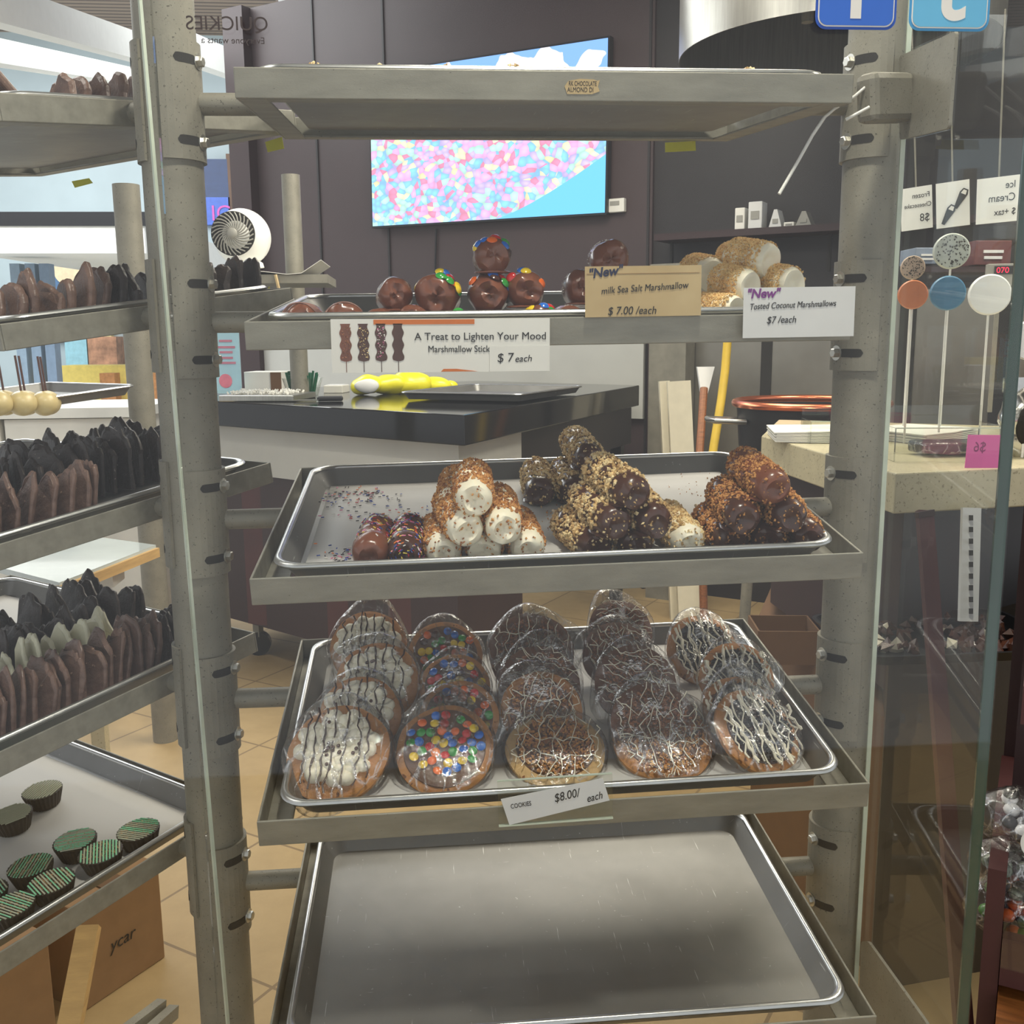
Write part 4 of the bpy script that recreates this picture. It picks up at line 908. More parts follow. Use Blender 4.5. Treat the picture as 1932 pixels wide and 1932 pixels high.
# dark wall shelf with small goods
sh_ = thing('wall_shelf', 'dark wall shelf high on the right wall carrying white packages', 'shelf')
sh_.matrix_world = wall_m(0, 0, .0)
ua, za = wall_px(1240, 441, .16); ub, _ = wall_px(2000, 441, .16)
MB().box(((ua+ub)/2, -.1, za-.02), (ub-ua, .2, .03)).build('board', M['maroon_dark'], sh_)
for px in (1260, 1560): u, _ = wall_px(px, 441, .1); MB().prism([(0, 0), (0, -.16), (.012, -.16), (.012, 0)], .02, Matrix.Translation((u, -.06, za-.035))).build('bracket', M['dark'], sh_)
def onshelf(px0, px1, py, m, name, label, tri=False, dep=.08):
    u0, _ = wall_px(px0, 440, .15); u1, z1 = wall_px(px1, py, .15); h = max(.02, z1-(za-.005)); w_ = u1-u0
    t = thing(name, label, 'package', wall_m((u0+u1)/2, za-.005, .13))
    if tri: MB().prism([(-w_/2, 0), (w_/2, 0), (w_*.12, h), (-w_*.12, h)], dep).build('bag_body', m, t); MB().box((0, -dep/2-.002, h*.35), (w_*.4, .004, h*.25)).build('label_patch', M['grille'], t)
    else:
        MB().box((0, 0, h/2), (w_, dep, h)).build('carton', m, t, bevel=.004); MB().box((0, -dep/2-.002, h*.5), (w_*.6, .004, h*.3)).build('label_patch', M['grille'], t)
onshelf(1388, 1408, 392, M['white'], 'white_carton', 'plain white carton, leftmost on the dark wall shelf'); onshelf(1413, 1441, 380, M['card'], 'white_carton', 'taller printed white carton, second on the dark wall shelf')
onshelf(1452, 1478, 395, M['card'], 'gift_bag', 'small pointed white bag, left of two on the wall shelf', True); onshelf(1502, 1534, 398, M['grille'], 'gift_bag', 'small pointed grey bag, right of two on the wall shelf', True)
onshelf(1480, 1500, 428, M['white'], 'white_carton', 'flat white carton between the two pointed bags')
# stainless hood
hc = P(1575, 105, 3.4); hz = P(1265, 106, 3.4).z; hr = .52
b = MB(); rg = []
for z, r_ in ((hz, hr-.004), (hz+.7, hr-.004), (hz+.7, hr), (hz, hr)): rg.append([Vector((hc.x+r_*math.cos(a), hc.y+r_*math.sin(a), z)) for a in (2*math.pi*j/72 for j in range(72))])
rg.append(rg[0]); b.loft(rg, True, False)
hd = thing('extractor_hood', 'round brushed stainless hood hanging over the kettle', 'hood'); b.build('drum', M['stainless'], hd, smooth=True)
MB().lathe([(.12, hz+.69), (.12, 3.2)], 32, Matrix.Translation((hc.x, hc.y, 0))).build('duct', M['stainless'], hd, smooth=True); MB().lathe([(hr-.004, hz+.68), (hr-.004, hz+.70)], 60, Matrix.Translation((hc.x, hc.y, 0))).build('top_plate', M['stainless'], hd)
MB().lathe([(.02, hz+.1), (.02, hz+.68)], 12, Matrix.Translation((hc.x-.1, hc.y, 0))).build('inner_pipe', M['steel'], hd)
# black counter
cz = 1.06
cC, cL, cR = Pz(875, 783, cz), Pz(415, 757, cz), Pz(1212, 726, cz)
cl = (cL-cC).normalized(); cr = (cR-cC).normalized(); cLL = cC+cl*((cL-cC).length+.28); cRR = cC+cr*((cR-cC).length-.05)
ct = thing('work_counter', 'black granite topped work counter behind the middle rack', 'counter')
cdp = 1.0
polyslab([cC, cRR, cRR+cl*cdp, cLL+cr*.9, cLL], cz-.095, cz).build('worktop', M['granite'], ct, bevel=.004)
i0 = cC+cl*.06+cr*.06
polyslab([i0, i0+cr*.5, cLL+cr*.5, cLL+cr*.06], .78, cz-.095).build('pale_apron', M['laminate'], ct)
polyslab([i0+cl*.04+cr*.04, i0+cr*.5, cLL+cr*.5, cLL+cr*.1], .16, .78).build('cabinet_body', M['maroon_dark'], ct)
for q in (.3, .62, 1.1, 1.5): MB().bar(i0+cl*q+cr*.035+Vector((0, 0, .17-cz)), i0+cl*q+cr*.035+Vector((0, 0, .77-cz)), .10, .012, cr).build('door_stile', M['maroon'], ct)
polyslab([i0+cr*.5, cRR-cr*.12, cRR-cr*.12+cl*.9, i0+cr*.5+cl*.9], .80, cz-.095).build('side_apron', M['darkwall'], ct)
MB().bar(cRR-cr*.16+cl*.06-UP*cz, cRR-cr*.16+cl*.06-UP*.1, .05, .05, cr).build('leg', M['black'], ct)
for q in (.1, 1.2): MB().lathe([(.05, -.018), (.05, .018)], 20, Matrix.Translation(i0+cl*q+cr*.12+UP*(.05-cz)) @ Matrix.Rotation(R(90), 4, 'X')).build('caster', M['black'], ct); MB().bar(i0+cl*q+cr*.12+UP*(.08-cz), i0+cl*q+cr*.12+UP*(.17-cz), .03, .03, cr).build('caster_stem', M['steel'], ct)
# things on the black counter
bg = thing('plastic_bag', 'crumpled yellow plastic bag lying on the black counter', 'bag', Pz(760, 744, cz))
zb = (Pz(760, 744, cz)-CAM).dot(fw); s_ = zb/FPX
b = MB()
for dx, dy, r_, sc in ((-62, 0, 22, (1.5, 1, .9)), (-28, .02, 24, (1.4, 1, .8)), (15, .05, 24, (1.6, 1, .9)), (60, .08, 20, (1.6, 1, .8)), (88, .1, 14, (1.3, 1, .9))): b.ball((dx*s_, dy, r_*s_*sc[2]*.9), r_*s_, 14, None, 0, sc, .35, 14, dx)
b.build('bag_film', M['bag'], bg, smooth=True); MB().ball((-66*s_, -.045, 18*s_), 18*s_, 10, None, 0, (1.3, .4, .7), .25, 16, 3).build('pale_content', M['card'], bg, smooth=True)
pa, pb, pc = Pz(778, 752, cz+.01), Pz(1014, 757, cz+.01), Pz(1124, 724, cz+.01)
tw_, td_ = (pb-pa).length, min(.62, (pc-pb).length)
t = thing('sheet_pan', 'upturned edge sheet pan lying on the black counter', 'tray'); mwp = frame_from((pa+pb)/2+(pc-pb).normalized()*td_/2+UP*.0, pb-pa, UP); t.matrix_world = Matrix.Translation((0, 0, .018)) @ mwp
b1, b2 = pan_parts(tw_, td_); b1.build('pan_body', M['alu'], t, smooth=True); b2.build('rolled_rim', M['rim'], t, smooth=True)
def boxat(px0, px1, py1, py0, z, dep, m, name, label, cat, turn=0, bevel=.002):
    a, b_ = Pz(px0, py1, z), Pz(px1, py1, z); d_ = ((a+b_)/2-CAM).dot(fw); w_ = (b_-a).length; h = (py1-py0)*d_/FPX
    t = thing(name, label, cat, frame_from((a+b_)/2, b_-a, UP) @ Matrix.Rotation(R(turn), 4, 'Z')); return t, w_, h
t, w_, h = boxat(462, 532, 741, 702, cz, .1, None, 'paper_box', 'white paper box on the counter left of the green straws', 'box')
MB().box((0, w_*.4, h/2), (w_, w_*.8, h)).build('box_body', M['white'], t, bevel=.002); MB().box((w_*.36, -.002, h*.5), (w_*.28, .004, h*.95)).build('brown_end', M['cardboard_dark'], t)
t, w_, h = boxat(536, 608, 746, 702, cz, .1, None, 'straw_tub', 'clear plastic tub of dark green straws on the counter', 'tub')
MB().lathe([(w_*.38, 0), (w_*.5, h*.72), (w_*.52, h*.74), (w_*.49, h*.74), (w_*.37, .004)], 32).build('tub_body', M['acrylic'], t, smooth=True)
rnd = random.Random(3)
for q in range(46): a, r_ = rnd.uniform(0, 6.28), math.sqrt(rnd.random())*w_*.38; MB().tube([(r_*math.cos(a)*.8, r_*math.sin(a)*.8, .006), (r_*math.cos(a)*1.12, r_*math.sin(a)*1.12, h*rnd.uniform(.85, 1.05))], .0045, 6).build('straw', M['green'], t)
t, w_, h = boxat(414, 556, 758, 745, cz, .1, None, 'bits_tray', 'low tray of white bits at the counter front edge', 'tray')
MB().box((0, .12, .012), (w_, .26, .024)).build('tray_body', M['stainless'], t, bevel=.004)
b = MB()
for q in range(260): b.chip((rnd.uniform(-.46, .38)*w_, rnd.uniform(.02, .22), .026+rnd.uniform(0, .008)), rnd.uniform(.004, .010))
b.build('white_bits', M['white'], t, kind='stuff')
t, w_, h = boxat(578, 645, 758, 745, cz, .1, None, 'knife', 'black handled knife lying beside the white bits tray', 'knife', 12)
MB().box((w_*.15, .02, .010), (w_*.7, .03, .018)).build('handle', M['black'], t, bevel=.006); MB().box((-w_*.5, .02, .006), (w_*.7, .035, .003)).build('blade', M['stainless'], t)
t, w_, h = boxat(609, 645, 742, 728, cz, .1, None, 'paper_box', 'small white box standing right of the straw tub', 'box')
MB().box((0, .06, h/2), (w_, .1, h)).build('box_body', M['white'], t, bevel=.002); MB().box((0, .06, h+.001), (w_*.9, .08, .003)).build('lid', M['card'], t)
t, w_, h = boxat(408, 456, 742, 626, cz, .1, None, 'leaflet_stand', 'pale blue upright leaflet with pink print left of the counter boxes', 'sign')
MB().box((0, .0, h/2), (w_, .008, h)).build('leaflet', mat('pale blue print', (180, 222, 236), .4, 0, .08, 6), t)
MB().box((0, .02, .006), (w_, .06, .012)).build('stand_foot', M['acrylic'], t)
MB().ball((-w_*.08, -.006, h*.2), w_*.26, 8, None, 0, (1, .05, 1)).build('pink_motif', mat('pink print', (232, 130, 150), .4), t)
for q, (ww, zz) in enumerate(((.5, .84), (.7, .74), (.5, .66), (.5, .57), (.7, .49))): MB().box((0, -.005, h*zz), (w_*ww, .003, h*.035)).build('print_line', mat('faded red print %d' % q, (206, 130, 150), .4), t)
# fan on the far tray
ft = thing('far_tray', 'grey tray covered with white paper, under the round fan', 'tray', P(505, 522, 3.62))
MB().box((0, .1, -.012), (.44, .36, .03)).build('tray_body', M['steel'], ft)
b = MB(); g_ = [(-.24, .0), (-.1, .01), (.0, .006), (.08, -.004), (.13, .0), (.20, .045)]
b.loft([[Vector((x, -.09, .006+z)), Vector((x, .28, .006+z)), Vector((x, .28, .008+z)), Vector((x, -.09, .008+z))] for x, z in g_]); b.build('paper_liner', M['white'], ft)
MB().box((.03, .31, -.012), (.05, .09, .02)).build('support_arm', M['steel'], ft); MB().tube([(.04, -.09, .002), (.052, -.09, -.06), (.05, -.09, -.12)], .006, 6).build('tape_strip', M['kraft'], ft)
fc = P(455, 447, 3.62); fr_ = .101
fan = thing('table_fan', 'round white air circulator fan with spiral grille', 'fan', frame_from(fc, (Vector((math.cos(R(3)), math.sin(R(3))*-1, 0))), UP))
MB().ball((0, .02, 0), fr_, 20, None, 0, (1, 1.15, 1)).build('shell', M['plastic_white'], fan, smooth=True)
MB().lathe([(.075, -.07), (.077, -.068), (.077, -.066)], 40, Matrix.Translation((-.010, -.012, .004)) @ Matrix.Rotation(R(-90), 4, 'X')).build('dark_mouth', M['dark'], fan)
yy = -.084
for q in range(26):
    a0 = 2*math.pi*q/26; pts = [(-.010+rr*math.cos(a0+rr*13), yy-.012*(1-(rr/.077)**2), .004+rr*math.sin(a0+rr*13)) for rr in (.018, .032, .046, .060, .073)]
    MB().tube(pts, .0026, 5).build('grille_blade', M['grille'], fan, smooth=True)
MB().ball((-.010, yy-.012, .004), .019, 10, None, 0, (1, .4, 1)).build('hub', M['grille'], fan, smooth=True)
MB().lathe([(.07, -fr_-.004), (.066, -fr_+.012), (.04, -fr_+.03)], 32, Matrix.Translation((0, .03, 0))).build('base', M['plastic_white'], fan, smooth=True)
pz = P(548, 330, 3.95)
o = MB().lathe([(.036, cz), (.036, pz.z)], 28, Matrix.Translation((pz.x, pz.y, 0))).build('steel_tube_post', M['steel'], smooth=True); tag(o, 'grey round post standing behind the fan tray, cut off below the screen', 'post')
pz = P(236, 330, 3.0); o = MB().lathe([(.039, 0), (.039, 1.75)], 28, Matrix.Translation((pz.x, pz.y, 0))).build('steel_tube_post', M['steel'], smooth=True); tag(o, 'grey round post seen through the left rack', 'post')
# leaning boards, paddle, hose
for i, (x0, x1, dy) in enumerate(((1243, 1262, .0), (1258, 1302, -.04))):
    a, b_ = P(x0, 722, 4.55+dy), P(x1, 716, 4.55+dy); w_ = (b_-a).length
    tp = (a+b_)/2; o = MB().bar(Vector((tp.x+.05, tp.y-.1, .0)), tp, w_, .025, Vector((0, 1, 0))).build('cutting_board', M['boards']); tag(o, ('narrow', 'wide')[i]+' ivory cutting board leaning by the grey post', 'cutting board', 'leaning cutting boards')
pd = thing('stirring_paddle', 'wooden stirring paddle with pale blade leaning on the steel wall', 'paddle'); a, b_, c_ = P(1331, 692, 4.1), P(1328, 742, 4.08), P(1320, 855, 4.0)
MB().loft([[b_+Vector((x, 0, 0))+v for x, v in ((-.014, Vector((0, .01, 0))), (.014, Vector((0, .01, 0))), (.014, Vector((0, -.01, 0))), (-.014, Vector((0, -.01, 0))))], [a+Vector((x, y, 0)) for x, y in ((-.036, .008), (.036, .008), (.036, -.008), (-.036, -.008))]]).build('blade', M['card'], pd)
MB().tube([b_+Vector((0, 0, .02)), c_, Vector((c_.x, c_.y-.15, .02))], .016, 12).build('handle', M['oak'], pd)
o = MB().tube([P(1374, 560, 4.0), P(1372, 650, 4.0), P(1368, 700, 4.0), P(1360, 760, 3.98), P(1347, 840, 3.95), P(1338, 900, 3.95), P(1334, 980, 3.95)], .017, 14).build('gas_hose', M['hose'], smooth=True); tag(o, 'yellow hose hanging down left of the copper kettle', 'hose')
# kettle
kc = P(1530, 760, 3.3); kr = .245
kt = thing('copper_kettle', 'big blackened kettle with bright copper rim behind the right pole', 'kettle', Vector((kc.x, kc.y, 0)))
MB().lathe([(.1, kc.z-.26), (kr*.82, kc.z-.24), (kr*.93, kc.z-.14), (kr*.97, kc.z-.012), (kr*.93, kc.z-.012), (kr*.88, kc.z-.14), (kr*.75, kc.z-.22), (.02, kc.z-.23)], 56).build('pot', M['iron'], kt, smooth=True)
b = MB(); rg = []
for i in range(8): a = 2*math.pi*i/8; rg.append([Vector(((kr+.010*math.cos(a))*math.cos(q), (kr+.010*math.cos(a))*math.sin(q), kc.z+.012*math.sin(a))) for q in (2*math.pi*j/64 for j in range(64))])
rg.append(rg[0]); b.loft(rg, True, False).build('copper_rim', M['copper'], kt, smooth=True)
MB().tube([(-kr*.95, -.05, kc.z-.055), (-kr-.09, -.05, kc.z-.05), (-kr-.095, 0, kc.z-.05), (-kr-.09, .05, kc.z-.05), (-kr*.95, .05, kc.z-.055)], .009, 10).build('handle', M['bolt'], kt, smooth=True)
MB().lathe([(kr*1.06, kc.z-.275), (kr*1.06, kc.z-.25), (kr*.9, kc.z-.24)], 40).build('burner_ring', M['iron'], kt)
for a in (200, 320, 80): MB().tube([(kr*.9*math.cos(R(a)), kr*.9*math.sin(R(a)), kc.z-.27), (kr*1.0*math.cos(R(a)), kr*1.0*math.sin(R(a)), .3), (kr*1.25*math.cos(R(a)), kr*1.25*math.sin(R(a)), .015)], .018, 10).build('leg', M['steel'], kt, smooth=True)
# right stone counter
rz = 1.05; A_, B_, C_ = Pz(1437, 822, rz), Pz(1690, 893, rz), Pz(1908, 883, rz); ab = (A_-B_); ab2 = ab.normalized()
rc = thing('stone_counter', 'beige stone topped counter right of the rack', 'counter')
C2 = C_+(C_-B_).normalized()*.5; bk = Vector((.25, .55, 0))
polyslab([A_, B_, C2, C2+bk, A_+bk*.8], rz-.074, rz).build('worktop', M['marble'], rc, bevel=.003)
nb = Vector((.06, .08, 0))
polyslab([A_+nb*1.2, B_+nb*1.0, B_+nb*1.0+bk*.6, A_+bk*.75], .60, rz-.074).build('maroon_panel', M['maroon_dark'], rc)
polyslab([A_+nb*.7-Vector((.02, 0, 0)), B_+nb*.7, B_+nb*.9+bk*.6, A_+bk*.75], .0, .56).build('lower_body', M['cardboard_dark'], rc)
polyslab([B_+nb, C2+nb+Vector((0, .3, 0)), C2+bk, B_+bk+Vector((.05, 0, 0))], .72, rz-.074).build('side_body', M['darkwall'], rc)
polyslab([B_+nb*.4, C2+nb*.4, C2+bk*.8, B_+bk*.8], .0, .72).build('lower_cabinet', M['walnut'], rc)
MB().bar(P(1832, 958, 1.82), P(1826, 1172, 1.82), .035, .008, Vector((0, 1, 0))).build('slotted_standard', M['card'], rc)
for q in range(9): MB().bar(P(1832, 972+q*22, 1.81), P(1832, 982+q*22, 1.81), .006, .004, Vector((0, 1, 0))).build('slot', M['dark'], rc)
bx = thing('carton', 'small open brown carton on the ledge under the stone counter', 'carton', frame_from(P(1487, 1254, 2.27), Vector((1, -.15, 0)), UP))
w_, h = .135, .078
for c, d_ in (((0, 0, h/2), (w_, .004, h)), ((0, .13, h/2), (w_, .004, h)), ((-w_/2, .065, h/2), (.004, .13, h)), ((w_/2, .065, h/2), (.004, .13, h)), ((0, .065, .002), (w_, .13, .004))): MB().box(c, d_).build('carton_wall', M['cardboard_dark'], bx)
# papers and acrylic bin on the stone counter
def stack(px, py, w_, d_, turn, label):
    t = thing('paper_stack', label, 'paper', Pz(px, py, rz)); b = MB()
    for q in range(7): b.loft([[Vector((x*w_*.5+.004*math.sin(q*3), y*d_*.5, .002+q*.0032+.012*max(0, x*.6-y*.3)*q/7)) for x, y in ((-1, -1), (0, -1.05), (1, -1), (1, 1), (-1, 1))], [Vector((x*w_*.5+.004*math.sin(q*3), y*d_*.5, .0046+q*.0032+.012*max(0, x*.6-y*.3)*q/7)) for x, y in ((-1, -1), (0, -1.05), (1, -1), (1, 1), (-1, 1))]])
    b.build('sheets', M['white'], t, Matrix.Rotation(R(turn), 4, 'Z')); return t
stack(1545, 828, .22, .2, -14, 'white paper sheets on the stone counter left of the right pole'); stack(1730, 830, .16, .2, 20, 'white paper sheets in the acrylic bin right of the pole')
def bin_(px0, px1, py, h, dep, label):
    a, b_ = Pz(px0, py, rz), Pz(px1, py, rz); w_ = (b_-a).length; t = thing('acrylic_bin', label, 'bin', frame_from(a+UP*.001, b_-a, UP))
    for c, d_, n_ in (((w_/2, 0, h/2), (w_, .004, h), 'front'), ((w_/2, dep, h*.75), (w_, .004, h*1.5), 'back'), ((0, dep/2, h/2), (.004, dep, h), 'side'), ((w_, dep/2, h/2), (.004, dep, h), 'side')): MB().box(c, d_).build(n_, M['acrylic'], t)
    MB().box((w_/2, -.001, h), (w_, .003, .002)).build('bright_edge', M['edge_pale'], t); return t
bin_(1686, 1905, 872, .065, .16, 'long clear acrylic bin at the stone counter edge'); bin_(1528, 1600, 838, .05, .1, 'small clear acrylic stand holding papers beside the right pole')
ck = thing('wrapped_bar_pack', 'dark chocolate slab in clear wrap inside the acrylic bin', 'chocolate', Pz(1826, 862, rz+.002)); MB().box((0, .05, .014), (.15, .07, .018)).build('slab', M['dark_choc'], ck, bevel=.003); MB().box((0, .05, .015), (.165, .082, .024)).build('wrap', M['wrap'], ck, bevel=.006)
bcn = (C_-B_).normalized(); bcn = Vector((bcn.y, -bcn.x, 0)); pk = [Pplane(x, y, B_+bcn*.002, bcn) for x, y in ((1817, 831), (1880, 831), (1884, 883), (1820, 883))]
t = thing('sticky_note', 'bright pink sticky note marked 6 dollars on the stone counter edge', 'sticky note', frame_from(pk[3], pk[2]-pk[3], UP)); w_ = (pk[2]-pk[3]).length
MB().box((w_/2, 0, w_*.42), (w_, .001, w_*.84)).build('note', M['pink'], t); text('$6', w_*.36, mat('pink ink', (150, 50, 110), .6), t, Matrix.Translation((w_*.56, -.0008, w_*.42)), mirror=True)
# lollipop discs
def lolly(px, py, rp, d, m, label, dots=None):
    c = P(px, py, d); r_ = rp*d/FPX; t = thing('lollipop', label, 'lollipop', frame_from(Vector((c.x, c.y, rz)), Vector((1, -.35, 0)), UP)); h = c.z-rz
    MB().lathe([(r_*.2, -.008), (r_*.93, -.008), (r_, -.004), (r_, .004), (r_*.93, .008), (r_*.2, .008)], 40, Matrix.Translation((0, 0, h)) @ Matrix.Rotation(R(90), 4, 'X')).build('disc', m, t, smooth=True)
    MB().tube([(0, 0, .002), (0, 0, h-r_*.9)], .0025, 8).build('stick', M['white'], t)
    if dots:
        b = MB(); rd = random.Random(px)
        for q in range(90): a, rr = rd.uniform(0, 6.28), math.sqrt(rd.random())*r_*.9; b.chip((rr*math.cos(a), -.009, h+rr*math.sin(a)), r_*.07, 0, .4)
        b.build('speckles', dots, t, kind='stuff')
lolly(1867, 556, 38, 2.15, M['plastic_white'], 'plain white disc lollipop below the red clock'); lolly(1788, 553, 32, 2.2, mat('blue candy', (62, 120, 156), .4), 'blue disc lollipop beside the right pole')
lolly(1722, 556, 27, 2.2, mat('orange candy', (196, 112, 60), .4), 'orange disc lollipop close to the right pole'); lolly(1795, 474, 33, 2.3, mat('grey candy', (176, 182, 172), .4), 'grey speckled disc lollipop, the highest', M['dark'])
lolly(1946, 642, 38, 1.95, M['card'], 'white disc lollipop cut by the right photo edge'); lolly(1722, 505, 22, 2.35, mat('pale candy', (172, 150, 130), .4), 'small pale speckled lollipop behind the right pole', M['dark'])
MB2 = MB(); fb_ = P(1915, 750, 2.0)
t = thing('foil_bag', 'crumpled silver foil bag at the right photo edge', 'bag', Vector((fb_.x+.02, fb_.y, rz))); h = .14
MB().ball((0, 0, h*.5), .06, 16, None, 0, (.8, .6, 1.15), .3, 30, 4).build('foil', M['foil'], t, smooth=True); MB().box((0, 0, h*1.02), (.09, .01, .03)).build('crimped_top', M['foil'], t); MB().ball((-.012, -.03, h*.45), .03, 10, None, 0, (.6, .4, 1.2), .2, 30, 2).build('dark_print', M['dark'], t)
# hanging signs seen from behind, lettering reversed
def sign(px0, py0, px1, py1, d0, d1, label, lines, icon=False):
    a, b_, c_ = P(px0, py1, d0), P(px1, py1-8, d1), P(px0, py0, d0); w_, h = (b_-a).length, (c_-a).length
    t = thing('price_sign', label, 'sign', frame_from(a, b_-a, UP)); MB().box((w_/2, 0, h/2), (w_, .004, h)).build('sign_board', M['plastic_white'], t)
    for body, x, y, sz in lines: text(body, sz*h, M['ink'], t, Matrix.Translation((x*w_, -.0025, y*h)), mirror=True, sx=.85)
    if icon:
        for x, y in ((.30, .2), (.68, .52)):
            m_ = Matrix.Translation((x*w_, -.004, y*h)) @ Matrix.Rotation(R(30), 4, 'Y')
            MB().prism([(-.004, -.14*h), (.004, -.14*h), (.13*w_, .22*h), (.08*w_, .32*h), (-.08*w_, .32*h), (-.13*w_, .22*h)], .003, m_).build('printed_cone', M['ink'], t)
            MB().prism([(-.08*w_, .20*h), (.08*w_, .20*h), (.05*w_, .29*h), (-.05*w_, .29*h)], .004, m_ @ Matrix.Translation((0, -.001, 0))).build('cone_scoop', M['white'], t)
    MB().box((w_/2, .0, h+.2), (.004, .002, .4)).build('hanging_wire', M['steel'], t); return t
sign(1701, 360, 1760, 437, 2.72, 2.68, 'leftmost white hanging sign with reversed frozen price print', [('Frozen', .94, .74, .17), ('Cheesecake', .98, .52, .15), ('$8', .92, .18, .26)])
sign(1767, 350, 1830, 432, 2.66, 2.62, 'middle white hanging sign with two black cones', [], True)
sign(1841, 342, 1923, 424, 2.60, 2.54, 'rightmost white hanging sign with reversed ice cream print', [('Ice', .9, .74, .22), ('Cream', .9, .46, .24), ('$ +tax', .92, .16, .2)])
ckk = thing('digital_clock', 'small grey counter display with red digits 070', 'display', frame_from(P(1862, 541, 2.6), Vector((1, -.3, 0)), UP)); cs = 2.6/FPX
MB().box((26*cs, .015, 21*cs), (52*cs, .03, 42*cs)).build('case', M['grille'], ckk, bevel=.002); MB().box((28*cs, -.001, 30*cs), (34*cs, .003, 15*cs)).build('window', M['black'], ckk); text('070', 15*cs, glow('red digit', (255, 40, 70), 1.6), ckk, Matrix.Translation((14*cs, -.003, 25*cs)), 'digits')
MB().box((26*cs, .03, -.16+.0), (.01, .01, .33)).build('stand', M['steel'], ckk)
for px0, px1, py0, py1, d, c, nm, lab in ((1838, 1906, 455, 500, 2.9, (92, 44, 46), 'maroon_carton', 'maroon carton with white print above the clock'), (1726, 1772, 468, 498, 2.95, (120, 132, 150), 'grey_carton', 'blue grey carton behind the right pole')):
    a, b_ = P(px0, py1, d), P(px1, py1, d); w_ = (b_-a).length; h = (py1-py0)*d/FPX; t = thing(nm, lab, 'package', frame_from(a, b_-a, UP))
    MB().box((w_/2, .06, h/2), (w_, .12, h)).build('carton_body', mat(nm, c, .5), t, bevel=.002); MB().box((w_/2, -.002, h*.55), (w_*.55, .003, h*.12)).build('print_line', M['card'], t); MB().box((w_/2, -.002, h*.3), (w_*.5, .003, h*.12)).build('print_line', M['card'], t)
# goods shelf carrying those cartons
a, b_ = P(1700, 502, 2.98), P(2000, 502, 2.8); o = MB().box(((b_-a).length/2, .06, -.01), ((b_-a).length, .16, .016)).build('glass_shelf', M['maroon_dark'], mw=frame_from(a, b_-a, UP)); tag(o, 'thin dark goods shelf under the cartons at the right', 'shelf')
# chocolate tray low right, red stand and candy bags
t = thing('serving_tray', 'dark tray of broken chocolate on the low shelf behind the right glass', 'tray', Vector((P(1820, 1225, 1.8).x, P(1820, 1225, 1.8).y+.1, .7215)))
MB().loft([rr_ring(.36, .24, .03, 0), rr_ring(.4, .28, .04, .022), rr_ring(.385, .265, .035, .022), rr_ring(.35, .23, .03, .006)]).build('tray_body', M['black'], t)
b = MB(); rnd = random.Random(9)
for q in range(150): b.chip((rnd.uniform(-.16, .16), rnd.uniform(-.1, .1), .012+rnd.uniform(0, .012)), rnd.uniform(.008, .02), 0 if rnd.random() < .9 else 1)
b.build('chocolate_pieces', [M['dark_choc'], M['mallow']], t, kind='stuff')
lp = thing('brown_strip', 'reddish brown strip slanting behind the right glass', 'board'); MB().bar(P(1744, 964, 1.66), P(1822, 1990, 1.45), .026, .012, Vector((0, 1, 0))).build('strip', M['maroon'], lp); MB().bar(P(1744, 964, 1.655), P(1746, 975, 1.655), .028, .014, Vector((0, 1, 0))).build('strip_end', M['maroon_dark'], lp)  # thin maroon bar set slantwise behind the side partition
rr_ = ray(1895, 1700); rdir = Vector((rr_.x, rr_.y, 0)).normalized(); sp0 = P(1858, 1700, 1.32); sp0.z = 0
smw = frame_from(sp0, Vector((rdir.y, -rdir.x, 0)), UP); rs = thing('candy_stand', 'dark red laminate candy stand at the lower right photo edge', 'stand', smw)
def SP(px, py, back=0):                                          # place on the front of the stand, in its own axes
    return smw.inverted() @ Pplane(px, py, sp0+rdir*back, rdir)
zu = SP(1875, 1640).z; MB().box((.012, .2, zu/2), (.022, .4, zu)).build('upright', M['maroon'], rs); MB().box((.03, .32, .52), (.02, .16, 1.04)).build('side_panel', M['maroon_dark'], rs)
for py0, py1 in ((1288, 1360), (1768, 1858)):
    z1, z0 = SP(1900, py0).z, SP(1900, py1).z; MB().box((.234, .005, (z0+z1)/2), (.42, .02, z1-z0)).build('rail', M['maroon'], rs); MB().box((.234, .2, z0+.01), (.42, .36, .014)).build('shelf_board', M['maroon_dark'], rs)
z1 = SP(1900, 1768).z; MB().box((.224, -.008, z1-.005), (.4, .003, .07)).build('acrylic_guard', M['acrylic'], rs)
z0 = SP(1900, 1880).z; MB().box((.224, .12, z0-.2), (.4, .34, .4)).build('wood_base', M['oak'], rs)
MB().box((.234, .41, .52), (.46, .02, 1.04)).build('back_panel', M['maroon_dark'], rs)
